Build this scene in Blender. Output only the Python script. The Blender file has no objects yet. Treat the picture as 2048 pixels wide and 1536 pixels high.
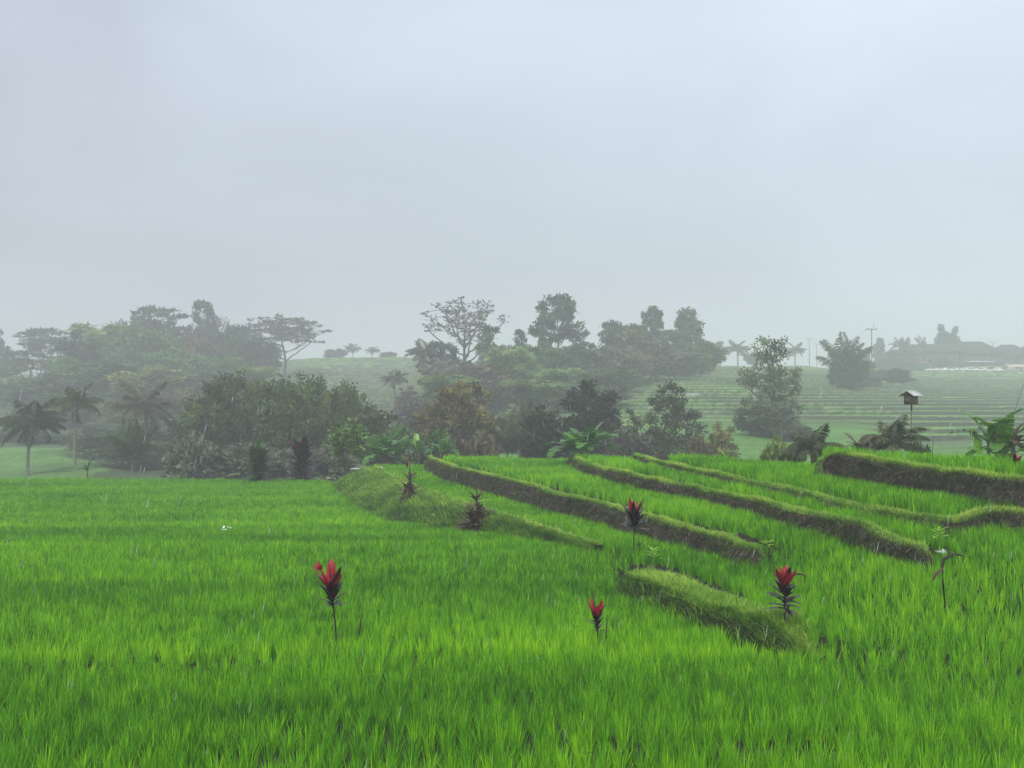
import bpy, math, random
import numpy as np

# ------------------------------------------------------------------ scene, camera, light
S = bpy.context.scene
COL = S.collection
PI = math.pi
F = 2000.0            # focal length in pixels of the 2048 px wide photograph
CZ = 6.0              # camera height over the datum
HOR = 800.0           # row of the horizon

cam_d = bpy.data.cameras.new("camera")
cam_d.sensor_width = 36.0
cam_d.lens = 36.0 * F / 2048.0
cam_d.clip_start = 0.1
cam_d.clip_end = 4000.0
cam = bpy.data.objects.new("camera", cam_d)
cam.location = (0, 0, CZ)
cam.rotation_euler = (PI / 2 + math.atan((HOR - 768.0) / F), 0, 0)
COL.objects.link(cam)
S.camera = cam

SUN_EL, SUN_AZ = math.radians(54), math.radians(200)     # azimuth clockwise from +Y
w = bpy.data.worlds.new("World")
S.world = w
w.use_nodes = True
nt = w.node_tree
nt.nodes.clear()
N = nt.nodes.new
L = nt.links.new
out = N("ShaderNodeOutputWorld")
sky = N("ShaderNodeTexSky")
sky.sky_type = 'NISHITA'
sky.sun_disc = False
sky.sun_elevation = SUN_EL
sky.sun_rotation = SUN_AZ
bg1 = N("ShaderNodeBackground")
bg1.inputs[1].default_value = 0.06
L(sky.outputs[0], bg1.inputs[0])
# the rain cloud: thicker and greyer low on the left, thinner towards the right horizon
tc = N("ShaderNodeTexCoord")
sep = N("ShaderNodeSeparateXYZ")
L(tc.outputs["Generated"], sep.inputs[0])
noi = N("ShaderNodeTexNoise")
noi.inputs["Scale"].default_value = 2.2
noi.inputs["Detail"].default_value = 5.0
noi.inputs["Roughness"].default_value = 0.5
noi.inputs["Distortion"].default_value = 0.4
mp = N("ShaderNodeMapping")
mp.inputs["Scale"].default_value = (1.0, 1.0, 2.2)
L(tc.outputs["Generated"], mp.inputs[0])
L(mp.outputs[0], noi.inputs["Vector"])
rz = N("ShaderNodeValToRGB")
rz.color_ramp.elements[0].position = 0.0
rz.color_ramp.elements[0].color = (0.658, 0.713, 0.798, 1)
rz.color_ramp.elements[1].position = 1.0
rz.color_ramp.elements[1].color = (0.836, 0.870, 0.929, 1)
for p, c in ((0.06, (0.643, 0.698, 0.783)), (0.13, (0.554, 0.617, 0.707)), (0.22, (0.585, 0.658, 0.758)), (0.36, (0.679, 0.759, 0.879))):
    e = rz.color_ramp.elements.new(p)
    e.color = (*c, 1)
L(sep.outputs[2], rz.inputs[0])
mx = N("ShaderNodeMath")
mx.operation = 'MULTIPLY_ADD'
mx.inputs[1].default_value = 0.20
mx.inputs[2].default_value = 0.535
L(sep.outputs[0], mx.inputs[0])
mn = N("ShaderNodeMath")
mn.operation = 'MULTIPLY_ADD'
mn.inputs[1].default_value = 0.30
mn.inputs[2].default_value = -0.145
L(noi.outputs[0], mn.inputs[0])
ad = N("ShaderNodeMath")
ad.operation = 'ADD'
L(mx.outputs[0], ad.inputs[0])
L(mn.outputs[0], ad.inputs[1])
bg2 = N("ShaderNodeBackground")
L(rz.outputs[0], bg2.inputs[0])
L(ad.outputs[0], bg2.inputs[1])
ms = N("ShaderNodeMixShader")
ms.inputs[0].default_value = 0.93
L(bg1.outputs[0], ms.inputs[1])
L(bg2.outputs[0], ms.inputs[2])
L(ms.outputs[0], out.inputs[0])

sd = bpy.data.lights.new("sun", 'SUN')
sd.energy = 1.5
sd.angle = math.radians(25)
sd.color = (1.0, 0.97, 0.92)
so = bpy.data.objects.new("sun", sd)
# light travels from the sun's direction
_d = (math.sin(SUN_AZ) * math.cos(SUN_EL), math.cos(SUN_AZ) * math.cos(SUN_EL), math.sin(SUN_EL))
so.rotation_euler = (PI / 2 - SUN_EL, 0, math.atan2(_d[0], -_d[1]))
so.location = (-30, -40, 80)
COL.objects.link(so)

S.view_settings.view_transform = 'Standard'
S.view_settings.look = 'None'
S.view_settings.exposure = 0.93
S.view_settings.gamma = 1.0
S.view_settings.use_curve_mapping = False
S.render.engine = 'CYCLES'
S.cycles.use_denoising = True
S.cycles.max_bounces = 6
S.cycles.diffuse_bounces = 3
S.cycles.transparent_max_bounces = 8
S.cycles.volume_bounces = 4
S.cycles.use_adaptive_sampling = False

# ------------------------------------------------------------------ helpers
def tag(o, label=None, cat=None, group=None, kind=None):
    if label: o["label"] = label
    if cat: o["category"] = cat
    if group: o["group"] = group
    if kind: o["kind"] = kind
    return o

def hash2(i, j, seed=0):
    n = (i.astype(np.int64) * 374761393 + j.astype(np.int64) * 668265263 + seed * 1442695041) & 0xffffffff
    n = ((n ^ (n >> 13)) * 1274126177) & 0xffffffff
    n = (n ^ (n >> 16)) & 0xffff
    return n / 65535.0

def vnoise(x, y, seed=0):
    x = np.asarray(x, float); y = np.asarray(y, float)
    i = np.floor(x).astype(np.int64); j = np.floor(y).astype(np.int64)
    fx = x - i; fy = y - j
    fx = fx * fx * (3 - 2 * fx); fy = fy * fy * (3 - 2 * fy)
    a = hash2(i, j, seed); b = hash2(i + 1, j, seed); c = hash2(i, j + 1, seed); d = hash2(i + 1, j + 1, seed)
    return (a * (1 - fx) + b * fx) * (1 - fy) + (c * (1 - fx) + d * fx) * fy

def fbm(x, y, seed=0, octv=4):
    s = 0; a = 0.5; t = 0
    for k in range(octv):
        s = s + a * vnoise(np.asarray(x) * 2 ** k, np.asarray(y) * 2 ** k, seed + k * 17)
        t += a; a *= 0.5
    return s / t

def sstep(a, b, x):
    t = np.clip((x - a) / (b - a), 0, 1)
    return t * t * (3 - 2 * t)

def mesh_np(name, V, Q=None, T=None, attrs=None, colors=None, smooth=False):
    """mesh from arrays of vertices, quads, triangles; attrs are float point attributes"""
    me = bpy.data.meshes.new(name)
    V = np.asarray(V, np.float32)
    nq = 0 if Q is None else len(Q)
    ntri = 0 if T is None else len(T)
    loops = []
    if nq: loops.append(np.asarray(Q, np.int32).ravel())
    if ntri: loops.append(np.asarray(T, np.int32).ravel())
    loops = np.concatenate(loops)
    me.vertices.add(len(V))
    me.vertices.foreach_set("co", V.ravel())
    me.loops.add(len(loops))
    me.loops.foreach_set("vertex_index", loops)
    me.polygons.add(nq + ntri)
    st = np.concatenate([np.arange(nq) * 4, nq * 4 + np.arange(ntri) * 3]).astype(np.int32)
    me.polygons.foreach_set("loop_start", st)
    if smooth:
        me.polygons.foreach_set("use_smooth", np.ones(nq + ntri, bool))
    for k, a in (attrs or {}).items():
        at = me.attributes.new(k, 'FLOAT', 'POINT')
        at.data.foreach_set("value", np.asarray(a, np.float32).ravel())
    if colors is not None:
        at = me.attributes.new("tint", 'FLOAT_COLOR', 'POINT')
        c = np.ones((len(V), 4), np.float32)
        c[:, :3] = colors
        at.data.foreach_set("color", c.ravel())
    me.update(calc_edges=True)
    return me

def link(name, me, mat=None, parent=None, loc=None):
    o = bpy.data.objects.new(name, me)
    if mat is not None and me is not None and len(me.materials) == 0:
        me.materials.append(mat)
    COL.objects.link(o)
    if parent is not None: o.parent = parent
    if loc is not None: o.location = loc
    return o

def root(name, loc=(0, 0, 0), rz=0.0, sc=1.0):
    o = bpy.data.objects.new(name, None)
    o.empty_display_size = 0.2
    COL.objects.link(o)
    o.location = loc
    o.rotation_euler = (0, 0, rz)
    o.scale = (sc, sc, sc) if not hasattr(sc, "__len__") else sc
    return o

def copy_tree(o, parent=None):
    c = o.copy()
    COL.objects.link(c)
    if parent is not None: c.parent = parent
    for ch in list(o.children):
        copy_tree(ch, c)
    return c

class MB:
    """collects tubes, strips, boxes into one mesh"""
    def __init__(s):
        s.V = []; s.Q = []; s.T = []; s.n = 0; s.a = []
    def add(s, V, Q=None, T=None, tone=0.5):
        V = np.asarray(V, float)
        if Q is not None and len(Q): s.Q.append(np.asarray(Q) + s.n)
        if T is not None and len(T): s.T.append(np.asarray(T) + s.n)
        s.V.append(V); s.n += len(V)
        s.a.append(np.broadcast_to(np.asarray(tone, float), (len(V),)).copy())
    def tube(s, P, R, k=6, cap=True, tone=0.5):
        P = np.asarray(P, float); n = len(P)
        R = np.broadcast_to(np.asarray(R, float), (n,))
        Tn = np.gradient(P, axis=0)
        Tn /= np.linalg.norm(Tn, axis=1)[:, None] + 1e-9
        ref = np.array([0, 0, 1.0]) if abs(Tn[:, 2]).mean() < 0.8 else np.array([1.0, 0, 0])
        A = np.cross(Tn, ref); A /= np.linalg.norm(A, axis=1)[:, None] + 1e-9
        B = np.cross(Tn, A)
        th = np.arange(k) * 2 * PI / k
        V = P[:, None, :] + R[:, None, None] * (np.cos(th)[None, :, None] * A[:, None, :] + np.sin(th)[None, :, None] * B[:, None, :])
        V = V.reshape(-1, 3)
        i = np.arange(n - 1)[:, None] * k; j = np.arange(k)[None, :]; j2 = (j + 1) % k
        Q = np.stack([i + j, i + j2, i + k + j2, i + k + j], -1).reshape(-1, 4)
        T = []
        if cap:
            V = np.vstack([V, P[0], P[-1]])
            c0, c1 = n * k, n * k + 1
            for a in range(k):
                T.append((c0, (a + 1) % k, a)); T.append((c1, (n - 1) * k + a, (n - 1) * k + (a + 1) % k))
        s.add(V, Q, T, tone)
    def box(s, c, d, rz=0.0, tone=0.5):
        x, y, z = np.asarray(d) / 2.0
        v = np.array([(sx * x, sy * y, sz * z) for sz in (-1, 1) for sx, sy in ((-1, -1), (1, -1), (1, 1), (-1, 1))])
        cr, sr = math.cos(rz), math.sin(rz)
        v = np.stack([v[:, 0] * cr - v[:, 1] * sr, v[:, 0] * sr + v[:, 1] * cr, v[:, 2]], 1) + np.asarray(c)
        s.add(v, [(3, 2, 1, 0), (4, 5, 6, 7), (0, 1, 5, 4), (1, 2, 6, 5), (2, 3, 7, 6), (3, 0, 4, 7)], None, tone)
    def strip(s, Pc, W, side, fold=0.0, tone=0.5, up=None):
        """leaf blade along Pc with half widths W across 'side'; fold lifts the edges"""
        Pc = np.asarray(Pc, float); n = len(Pc)
        W = np.asarray(W, float)[:, None]
        side = np.broadcast_to(np.asarray(side, float), Pc.shape)
        Tn = np.gradient(Pc, axis=0); Tn /= np.linalg.norm(Tn, axis=1)[:, None] + 1e-9
        up = np.cross(side, Tn); up /= np.linalg.norm(up, axis=1)[:, None] + 1e-9
        a = Pc - side * W + up * W * fold
        b = Pc + side * W + up * W * fold
        V = np.concatenate([a, Pc, b])
        i = np.arange(n - 1)
        Q = np.concatenate([np.stack([i, n + i, n + i + 1, i + 1], 1), np.stack([n + i, 2 * n + i, 2 * n + i + 1, n + i + 1], 1)])
        s.add(V, Q, None, tone)
    def mesh(s, name, smooth=False):
        return mesh_np(name, np.vstack(s.V), np.vstack(s.Q) if s.Q else None, np.vstack(s.T) if s.T else None,
                       {"tone": np.concatenate(s.a)}, smooth=smooth)
    def build(s, name, mat, parent=None, smooth=False, loc=None):
        return link(name, s.mesh(name, smooth), mat, parent, loc)

# ------------------------------------------------------------------ materials
def new_mat(name):
    m = bpy.data.materials.new(name)
    m.use_nodes = True
    m.node_tree.nodes.clear()
    return m, m.node_tree.nodes.new, m.node_tree.links.new

def mat_plain(name, col, rough=0.7, spec=0.3, nscale=8.0, namp=0.25, metal=0.0, bump=0.0):
    m, N, L = new_mat(name)
    o = N("ShaderNodeOutputMaterial"); b = N("ShaderNodeBsdfPrincipled")
    t = N("ShaderNodeTexCoord"); n = N("ShaderNodeTexNoise")
    n.inputs["Scale"].default_value = nscale; n.inputs["Detail"].default_value = 4
    L(t.outputs["Object"], n.inputs["Vector"])
    r = N("ShaderNodeValToRGB")
    r.color_ramp.elements[0].position = 0.3; r.color_ramp.elements[1].position = 0.7
    r.color_ramp.elements[0].color = (*[c * (1 - namp) for c in col], 1)
    r.color_ramp.elements[1].color = (*[min(1, c * (1 + namp)) for c in col], 1)
    L(n.outputs[0], r.inputs[0]); L(r.outputs[0], b.inputs["Base Color"])
    b.inputs["Roughness"].default_value = rough
    b.inputs["Specular IOR Level"].default_value = spec
    b.inputs["Metallic"].default_value = metal
    if bump:
        bp = N("ShaderNodeBump"); bp.inputs["Strength"].default_value = bump; bp.inputs["Distance"].default_value = 0.05
        L(n.outputs[0], bp.inputs["Height"]); L(bp.outputs[0], b.inputs["Normal"])
    L(b.outputs[0], o.inputs[0])
    return m

def mat_leaf(name, lo=None, hi=None, mid=None, transl=0.35, rough=0.5, spec=0.3, objcol=False, soft=0.0):
    """leaf material: colour by the leaf's own tone (lo..hi), or the object's colour varied by tone"""
    m, N, L = new_mat(name)
    o = N("ShaderNodeOutputMaterial"); b = N("ShaderNodeBsdfPrincipled"); tr = N("ShaderNodeBsdfTranslucent")
    mixs = N("ShaderNodeMixShader"); mixs.inputs[0].default_value = transl
    at = N("ShaderNodeAttribute"); at.attribute_name = "tone"
    if objcol:
        oi = N("ShaderNodeObjectInfo")
        r = N("ShaderNodeMapRange"); r.inputs["To Min"].default_value = 0.45; r.inputs["To Max"].default_value = 2.1
        L(at.outputs["Fac"], r.inputs["Value"])
        h = N("ShaderNodeVectorMath"); h.operation = 'SCALE'
        L(oi.outputs["Color"], h.inputs[0]); L(r.outputs[0], h.inputs["Scale"])
        src = h.outputs[0]
    else:
        r = N("ShaderNodeValToRGB")
        r.color_ramp.elements[0].color = (*lo, 1); r.color_ramp.elements[1].color = (*hi, 1)
        if mid:
            e = r.color_ramp.elements.new(0.5); e.color = (*mid, 1)
        L(at.outputs["Fac"], r.inputs[0]); src = r.outputs[0]
    L(src, b.inputs["Base Color"]); L(src, tr.inputs[0])
    b.inputs["Roughness"].default_value = rough
    b.inputs["Specular IOR Level"].default_value = spec
    if soft:
        g = N("ShaderNodeNewGeometry"); a = N("ShaderNodeVectorMath"); a.operation = 'ADD'
        a.inputs[1].default_value = (0, 0, soft)
        nn = N("ShaderNodeVectorMath"); nn.operation = 'NORMALIZE'
        L(g.outputs["Normal"], a.inputs[0]); L(a.outputs[0], nn.inputs[0]); L(nn.outputs[0], b.inputs["Normal"])
    L(b.outputs[0], mixs.inputs[1]); L(tr.outputs[0], mixs.inputs[2]); L(mixs.outputs[0], o.inputs[0])
    return m

def mat_tint(name, nscale=3.0, amp=0.35, rough=0.85, bump=0.4, spec=0.2):
    m, N, L = new_mat(name)
    o = N("ShaderNodeOutputMaterial"); b = N("ShaderNodeBsdfPrincipled")
    at = N("ShaderNodeAttribute"); at.attribute_name = "tint"
    t = N("ShaderNodeTexCoord"); n = N("ShaderNodeTexNoise")
    n.inputs["Scale"].default_value = nscale; n.inputs["Detail"].default_value = 6
    L(t.outputs["Object"], n.inputs["Vector"])
    r = N("ShaderNodeMapRange"); r.inputs["To Min"].default_value = 1 - amp; r.inputs["To Max"].default_value = 1 + amp
    r.inputs["From Min"].default_value = 0.3; r.inputs["From Max"].default_value = 0.7
    L(n.outputs[0], r.inputs["Value"])
    h = N("ShaderNodeVectorMath"); h.operation = 'SCALE'
    L(at.outputs["Color"], h.inputs[0]); L(r.outputs[0], h.inputs["Scale"])
    L(h.outputs[0], b.inputs["Base Color"])
    b.inputs["Roughness"].default_value = rough; b.inputs["Specular IOR Level"].default_value = spec
    bp = N("ShaderNodeBump"); bp.inputs["Strength"].default_value = bump; bp.inputs["Distance"].default_value = 0.1
    L(n.outputs[0], bp.inputs["Height"]); L(bp.outputs[0], b.inputs["Normal"])
    L(b.outputs[0], o.inputs[0])
    return m

M_RICE = mat_leaf("rice_leaf", lo=(0.022, 0.105, 0.001), mid=(0.094, 0.330, 0.002), hi=(0.275, 0.58, 0.004), transl=0.26, rough=0.55, spec=0.12, soft=0.6)
M_GRASS = mat_leaf("bank_grass", lo=(0.07, 0.17, 0.02), mid=(0.21, 0.42, 0.04), hi=(0.46, 0.62, 0.10), transl=0.25, rough=0.55, spec=0.12, soft=0.7)
M_DRY = mat_leaf("dry_stalks", lo=(0.022, 0.017, 0.010), mid=(0.115, 0.096, 0.068), hi=(0.36, 0.33, 0.24), transl=0.1, rough=0.8, spec=0.1)
M_TREE = mat_leaf("tree_leaf", objcol=True, transl=0.22, rough=0.65, spec=0.1, soft=0.3)
M_TERRAIN = mat_tint("ground_cover", nscale=1.6, amp=0.35)
M_EARTH = mat_tint("terrace_earth", nscale=9.0, amp=0.5, bump=0.7)
M_BARK = mat_plain("bark", (0.085, 0.072, 0.06), 0.9, 0.1, 6, 0.4, bump=0.5)
M_PALE_BARK = mat_plain("pale_bark", (0.20, 0.18, 0.155), 0.9, 0.1, 6, 0.35, bump=0.5)
M_DARKLEAF = mat_leaf("purple_leaf", lo=(0.006, 0.003, 0.004), mid=(0.020, 0.007, 0.011), hi=(0.10, 0.018, 0.03), transl=0.08, rough=0.28, spec=0.5)
M_REDLEAF = mat_leaf("red_leaf", lo=(0.22, 0.006, 0.02), mid=(0.50, 0.016, 0.045), hi=(0.80, 0.11, 0.19), transl=0.35, rough=0.35, spec=0.4)
M_BROWNLEAF = mat_leaf("withered_leaf", lo=(0.03, 0.014, 0.012), mid=(0.085, 0.04, 0.032), hi=(0.22, 0.13, 0.10), transl=0.1, rough=0.6, spec=0.3)
M_STEM = mat_plain("dark_stem", (0.030, 0.020, 0.018), 0.6, 0.4, 30, 0.4)
M_BANANA = mat_leaf("banana_leaf", lo=(0.035, 0.095, 0.03), mid=(0.075, 0.20, 0.04), hi=(0.19, 0.42, 0.03), transl=0.35, rough=0.25, spec=0.6)
M_BANSTEM = mat_plain("banana_stem", (0.12, 0.11, 0.06), 0.6, 0.3, 10, 0.4)
M_WHITE = mat_plain("white_plastic", (0.80, 0.80, 0.79), 0.4, 0.4, 5, 0.05)
M_WOOD = mat_plain("weathered_wood", (0.15, 0.115, 0.08), 0.85, 0.2, 12, 0.4, bump=0.4)
M_TIN = mat_plain("grey_sheet", (0.42, 0.45, 0.42), 0.5, 0.4, 4, 0.15)
M_CONCRETE = mat_plain("pole_grey", (0.13, 0.13, 0.13), 0.8, 0.2, 3, 0.2)
M_CONCRETE_PALE = mat_plain("faded_sheet", (0.26, 0.27, 0.26), 0.7, 0.3, 3, 0.2)
M_PALE = mat_plain("grey_white_plastic", (0.5, 0.5, 0.5), 0.6, 0.3, 14, 0.2)
M_TILE = mat_plain("dark_roof_tile", (0.045, 0.038, 0.036), 0.8, 0.2, 2, 0.3, bump=0.3)
M_WALL = mat_plain("plaster_wall", (0.11, 0.10, 0.09), 0.9, 0.1, 1, 0.2)
M_GLASS = mat_plain("dark_glass", (0.02, 0.025, 0.03), 0.15, 0.5, 2, 0.1)
M_TYRE = mat_plain("tyre_rubber", (0.02, 0.02, 0.02), 0.8, 0.2, 5, 0.1)
M_CAR = mat_plain("car_paint", (0.80, 0.80, 0.80), 0.3, 0.5, 1, 0.02)
M_RED = mat_plain("red_awning", (0.50, 0.06, 0.05), 0.7, 0.2, 2, 0.15)
M_CREAM = mat_plain("cream_sheet", (0.55, 0.47, 0.32), 0.7, 0.2, 2, 0.12)
M_WIRE = mat_plain("wire_black", (0.03, 0.03, 0.03), 0.6, 0.3, 2, 0.1)

# ------------------------------------------------------------------ terrain
def X(px, D):
    return (np.asarray(px, float) - 1024.0) / F * np.asarray(D, float)
def UZ(py, D):
    return CZ - (np.asarray(py, float) - HOR) * np.asarray(D, float) / F
RH = 0.42      # visible height of the rice over the mud

def lvA(D):  return np.interp(D, [4, 8, 10, 20, 31, 33, 37, 42, 50, 60, 72], [3.3, 3.55, 3.75, 4.12, 4.30, 4.45, 4.72, 4.98, 5.15, 5.30, 5.42])
def lv1(D):  return np.interp(D, [14, 18, 24, 27, 31, 36, 45, 70], [3.6, 3.65, 3.64, 3.75, 4.0, 4.15, 4.24, 4.27])
def lv2(D):  return np.interp(D, [14, 17, 19, 21, 23, 26, 31, 36, 45, 65], [3.7, 3.45, 3.08, 2.95, 2.91, 2.99, 3.12, 3.2, 3.22, 3.26])
def lv3(D):  return np.interp(D, [16, 20, 24, 30, 60], [2.7, 2.62, 2.52, 2.56, 2.6])
def lv4(D):  return np.interp(D, [16, 60], [2.2, 2.2])
def lv5(D):  return np.interp(D, [16, 60], [1.46, 1.46])

# each bank: (px, row of the lip, depth below the eye of the lip, row of its foot, depth of the rice canopy at its foot)
BANKS = {
 1: dict(pts=[(742, 929, 4.30, 986, 5.25), (758, 941, 4.30, 996, 5.22), (777, 951, 4.30, 1006, 5.2), (808, 965, 4.30, 1017, 5.1), (832, 977, 4.3, 1026, 5.05),
              (880, 994, 4.3, 1038, 4.95), (929, 1008, 4.3, 1046, 4.85), (984, 1024, 4.3, 1057, 4.78), (1052, 1047, 4.3, 1066, 4.58), (1121, 1067, 4.26, 1076, 4.40), (1195, 1087, 4.20, 1089, 4.26)],
         kind='grass'),
 10: dict(pts=[(1243, 1141, 4.0, 1152, 4.2), (1274, 1150, 3.92, 1176, 4.17), (1324, 1167, 3.90, 1197, 4.15), (1366, 1184, 3.9, 1213, 4.15), (1407, 1200, 3.9, 1229, 4.13), (1448, 1216, 3.9, 1243, 4.12),
               (1506, 1231, 3.84, 1264, 4.10), (1560, 1236, 3.76, 1284, 4.08), (1620, 1258, 3.82, 1294, 4.05), (1690, 1290, 3.95, 1300, 4.02)], kind='mound'),
 2: dict(pts=[(857, 913, 3.59, 938, 4.25), (877, 921, 3.59, 946, 4.25), (915, 934, 3.59, 960, 4.27), (984, 950, 3.59, 979, 4.27), (1052, 967, 3.59, 998, 4.22), (1121, 986, 3.59, 1015, 4.2), (1190, 1002, 3.59, 1035, 4.18),
              (1259, 1021, 3.50, 1055, 4.0), (1327, 1039, 3.45, 1072, 3.88), (1374, 1052, 3.41, 1079, 3.75), (1415, 1063, 3.38, 1081, 3.58), (1450, 1073, 3.38, 1086, 3.50), (1470, 1086, 3.42, 1103, 3.57), (1506, 1096, 3.46, 1110, 3.58), (1545, 1108, 3.55, 1114, 3.58)], kind='earth'),
 3: dict(pts=[(1146, 916, 2.92, 922, 3.24), (1160, 918, 2.92, 936, 3.24), (1176, 925, 2.92, 942, 3.24), (1224, 939, 2.92, 956, 3.24), (1279, 952, 2.92, 968, 3.22), (1341, 963, 2.92, 980, 3.22), (1407, 978, 2.92, 991, 3.2), (1490, 995, 2.86, 1011, 3.08), (1573, 1013, 2.76, 1029, 2.95),
              (1655, 1030, 2.67, 1046, 2.84), (1716, 1043, 2.64, 1057, 2.78), (1745, 1056, 2.72, 1076, 2.92), (1780, 1071, 2.80, 1090, 2.98), (1846, 1089, 2.87, 1104, 3.00), (1885, 1104, 3.00, 1110, 3.05)], kind='earth'),
 4: dict(pts=[(1270, 908, 2.56, 914, 2.63), (1308, 920, 2.56, 925, 2.63), (1386, 936, 2.56, 942, 2.63), (1448, 949, 2.56, 955, 2.63), (1515, 963, 2.56, 970, 2.63), (1573, 976, 2.56, 983, 2.63), (1655, 995, 2.56, 1002, 2.63), (1738, 1013, 2.56, 1020, 2.64), (1821, 1027, 2.56, 1034, 2.68), (1904, 1039, 2.56, 1046, 2.72),
              (1929, 1033, 2.53, 1048, 2.74), (1954, 1020, 2.44, 1053, 2.75), (1987, 1015, 2.39, 1058, 2.75), (2045, 1021, 2.42, 1067, 2.75), (2250, 1041, 2.47, 1071, 2.75)], kind='earth'),
 5: dict(pts=[(1640, 922, 1.95, 935, 2.2), (1650, 912, 1.75, 938, 2.2), (1672, 906, 1.66, 941, 2.2), (1697, 908, 1.64, 945, 2.2), (1738, 917, 1.68, 951, 2.2), (1821, 928, 1.72, 963, 2.2), (1904, 941, 1.74, 975, 2.2), (1987, 953, 1.76, 987, 2.2), (2045, 958, 1.78, 995, 2.2), (2300, 967, 1.8, 1006, 2.2)], kind='earth'),
}
for k, b in BANKS.items():
    p = np.array(b['pts'], float)
    Dl = F * p[:, 2] / (p[:, 1] - HOR)
    b['lip'] = np.stack([X(p[:, 0], Dl), Dl, CZ - p[:, 2]], 1)
    Df = F * p[:, 4] / (p[:, 3] - HOR)
    Df = np.minimum(Df, Dl - 0.12)
    b['wid'] = np.clip((Dl - Df), 0.15, 4.0)
    b['footz'] = CZ - p[:, 4] - RH
    b['px'] = p[:, 0]

def poly(pts):
    return np.array(pts, float)
# step lines in plan: (points, soft width at each point)
def line_for(ks, left, right, wl, wr):
    P = []; W = []
    first = BANKS[ks[0]]['lip'][0]
    for dx, dy in left[::-1]:
        P.append((first[0] + dx, first[1] + dy)); W.append(wl)
    for i, k in enumerate(ks):
        b = BANKS[k]
        for q in b['lip']:
            P.append((q[0], q[1])); W.append(0.3)
    W[-1] = 1.2
    for px, D in right:
        P.append((float(X(px, D)), D)); W.append(wr)
    return np.array(P), np.array(W)
LINES = [
 (line_for([1, 10], [(-1.0, 6), (-2, 120)], [(1800, 15.2), (2300, 13.0), (3200, 10)], 1.5, 2.5), lv1),
 (line_for([2], [(-1.0, 5), (-2, 120)], [(1634, 20.0), (1755, 17.5), (1992, 15.5), (2870, 13.0), (3200, 12.8)], 0.8, 2.0), lv2),
 (line_for([3], [(-0.7, 5), (-1.5, 120)], [(1930, 19.2), (2048, 17.6), (2500, 14.0), (3200, 11)], 0.8, 2.0), lv3),
 (line_for([4], [(-0.6, 5), (-1.2, 120)], [(2600, 19.0), (3200, 17)], 0.8, 0.5), lv4),
 (line_for([5], [(-0.3, 3), (-1.2, 120)], [(2600, 20), (3200, 18)], 0.6, 0.5), lv5),
]

def sdist(x, y, P, W):
    """signed distance to a plan line (positive on the far side) and the soft width there"""
    best = np.full(x.shape, 1e9); wd = np.full(x.shape, 0.3)
    for i in range(len(P) - 1):
        a, b = P[i], P[i + 1]
        d = b - a; l2 = d @ d + 1e-12
        t = np.clip(((x - a[0]) * d[0] + (y - a[1]) * d[1]) / l2, 0, 1)
        q = np.hypot(x - a[0] - t * d[0], y - a[1] - t * d[1])
        m = q < best
        best = np.where(m, q, best); wd = np.where(m, W[i] + t * (W[i + 1] - W[i]), wd)
    yl = np.interp(x, P[:, 0], P[:, 1])
    return np.where(y > yl, best, -best), wd

EDGE_PX = [-1500, 640, 690, 725, 745, 857, 866, 1140, 1160, 1262, 1282, 1400, 1636, 1655, 1700, 2048, 3200]
EDGE_D = [74, 70, 66, 63, 69, 68, 61, 57.5, 51, 48, 43, 42, 37, 34, 33, 27, 23]
def d_edge(px, D):
    return np.interp(px, EDGE_PX, EDGE_D)

HPX = [-900, 100, 400, 600, 800, 1100, 1450, 1600, 1800, 2048, 2950]
HD = [60, 90, 120, 140, 160, 200, 260, 320, 400, 450, 600, 1000]
HZ = np.array([
 [-2.0, -2.0, -1.9, -1.7, -1.2, 1.2, 6.5, 12, 18, 18, 17, 10],
 [-2.0, -2.0, -1.7, -1.5, -1.2, 1.2, 6.0, 11, 16, 16, 15, 8],
 [-2.0, -2.0, -1.8, -1.5, -1.0, 1.5, 6.5, 12, 18, 18, 16, 8],
 [-2.0, -2.0, -1.8, -1.0, 0.8, 4.2, 9.5, 15, 22.5, 23.5, 22, 12],
 [-2.0, -2.0, -1.2, 0.0, 1.5, 5.0, 10, 15.5, 22.8, 23.8, 22, 12],
 [-2.0, -1.2, 0.0, 1.5, 3.2, 7.5, 13, 17, 19.5, 19.5, 18, 10],
 [-1.5, -0.3, 1.5, 3.0, 4.6, 8.0, 12.5, 16.6, 19.5, 19.8, 18, 10],
 [-1.0, -0.1, 1.5, 2.9, 4.4, 7.4, 11.8, 15.8, 20.0, 20.6, 19, 10],
 [-0.5, 0.5, 2.2, 3.3, 4.4, 6.6, 10.0, 13.2, 17.4, 18.8, 20, 14],
 [-0.5, 0.5, 2.0, 3.0, 4.0, 6.0, 9.2, 12.4, 16.4, 18.2, 20, 14],
 [-0.5, 0.3, 1.5, 2.5, 3.5, 5.5, 8.5, 11.5, 15.0, 17.0, 19, 14]])

def zfar_smooth(px, D):
    px = np.clip(px, HPX[0], HPX[-1]); Dc = np.clip(D, HD[0], HD[-1])
    i = np.clip(np.searchsorted(HPX, px, side='right') - 1, 0, len(HPX) - 2)
    j = np.clip(np.searchsorted(HD, Dc, side='right') - 1, 0, len(HD) - 2)
    hp = np.array(HPX, float); hd = np.array(HD, float)
    u = (px - hp[i]) / (hp[i + 1] - hp[i]); v = (Dc - hd[j]) / (hd[j + 1] - hd[j])
    return (HZ[i, j] * (1 - u) + HZ[i + 1, j] * u) * (1 - v) + (HZ[i, j + 1] * (1 - u) + HZ[i + 1, j + 1] * u) * v

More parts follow.
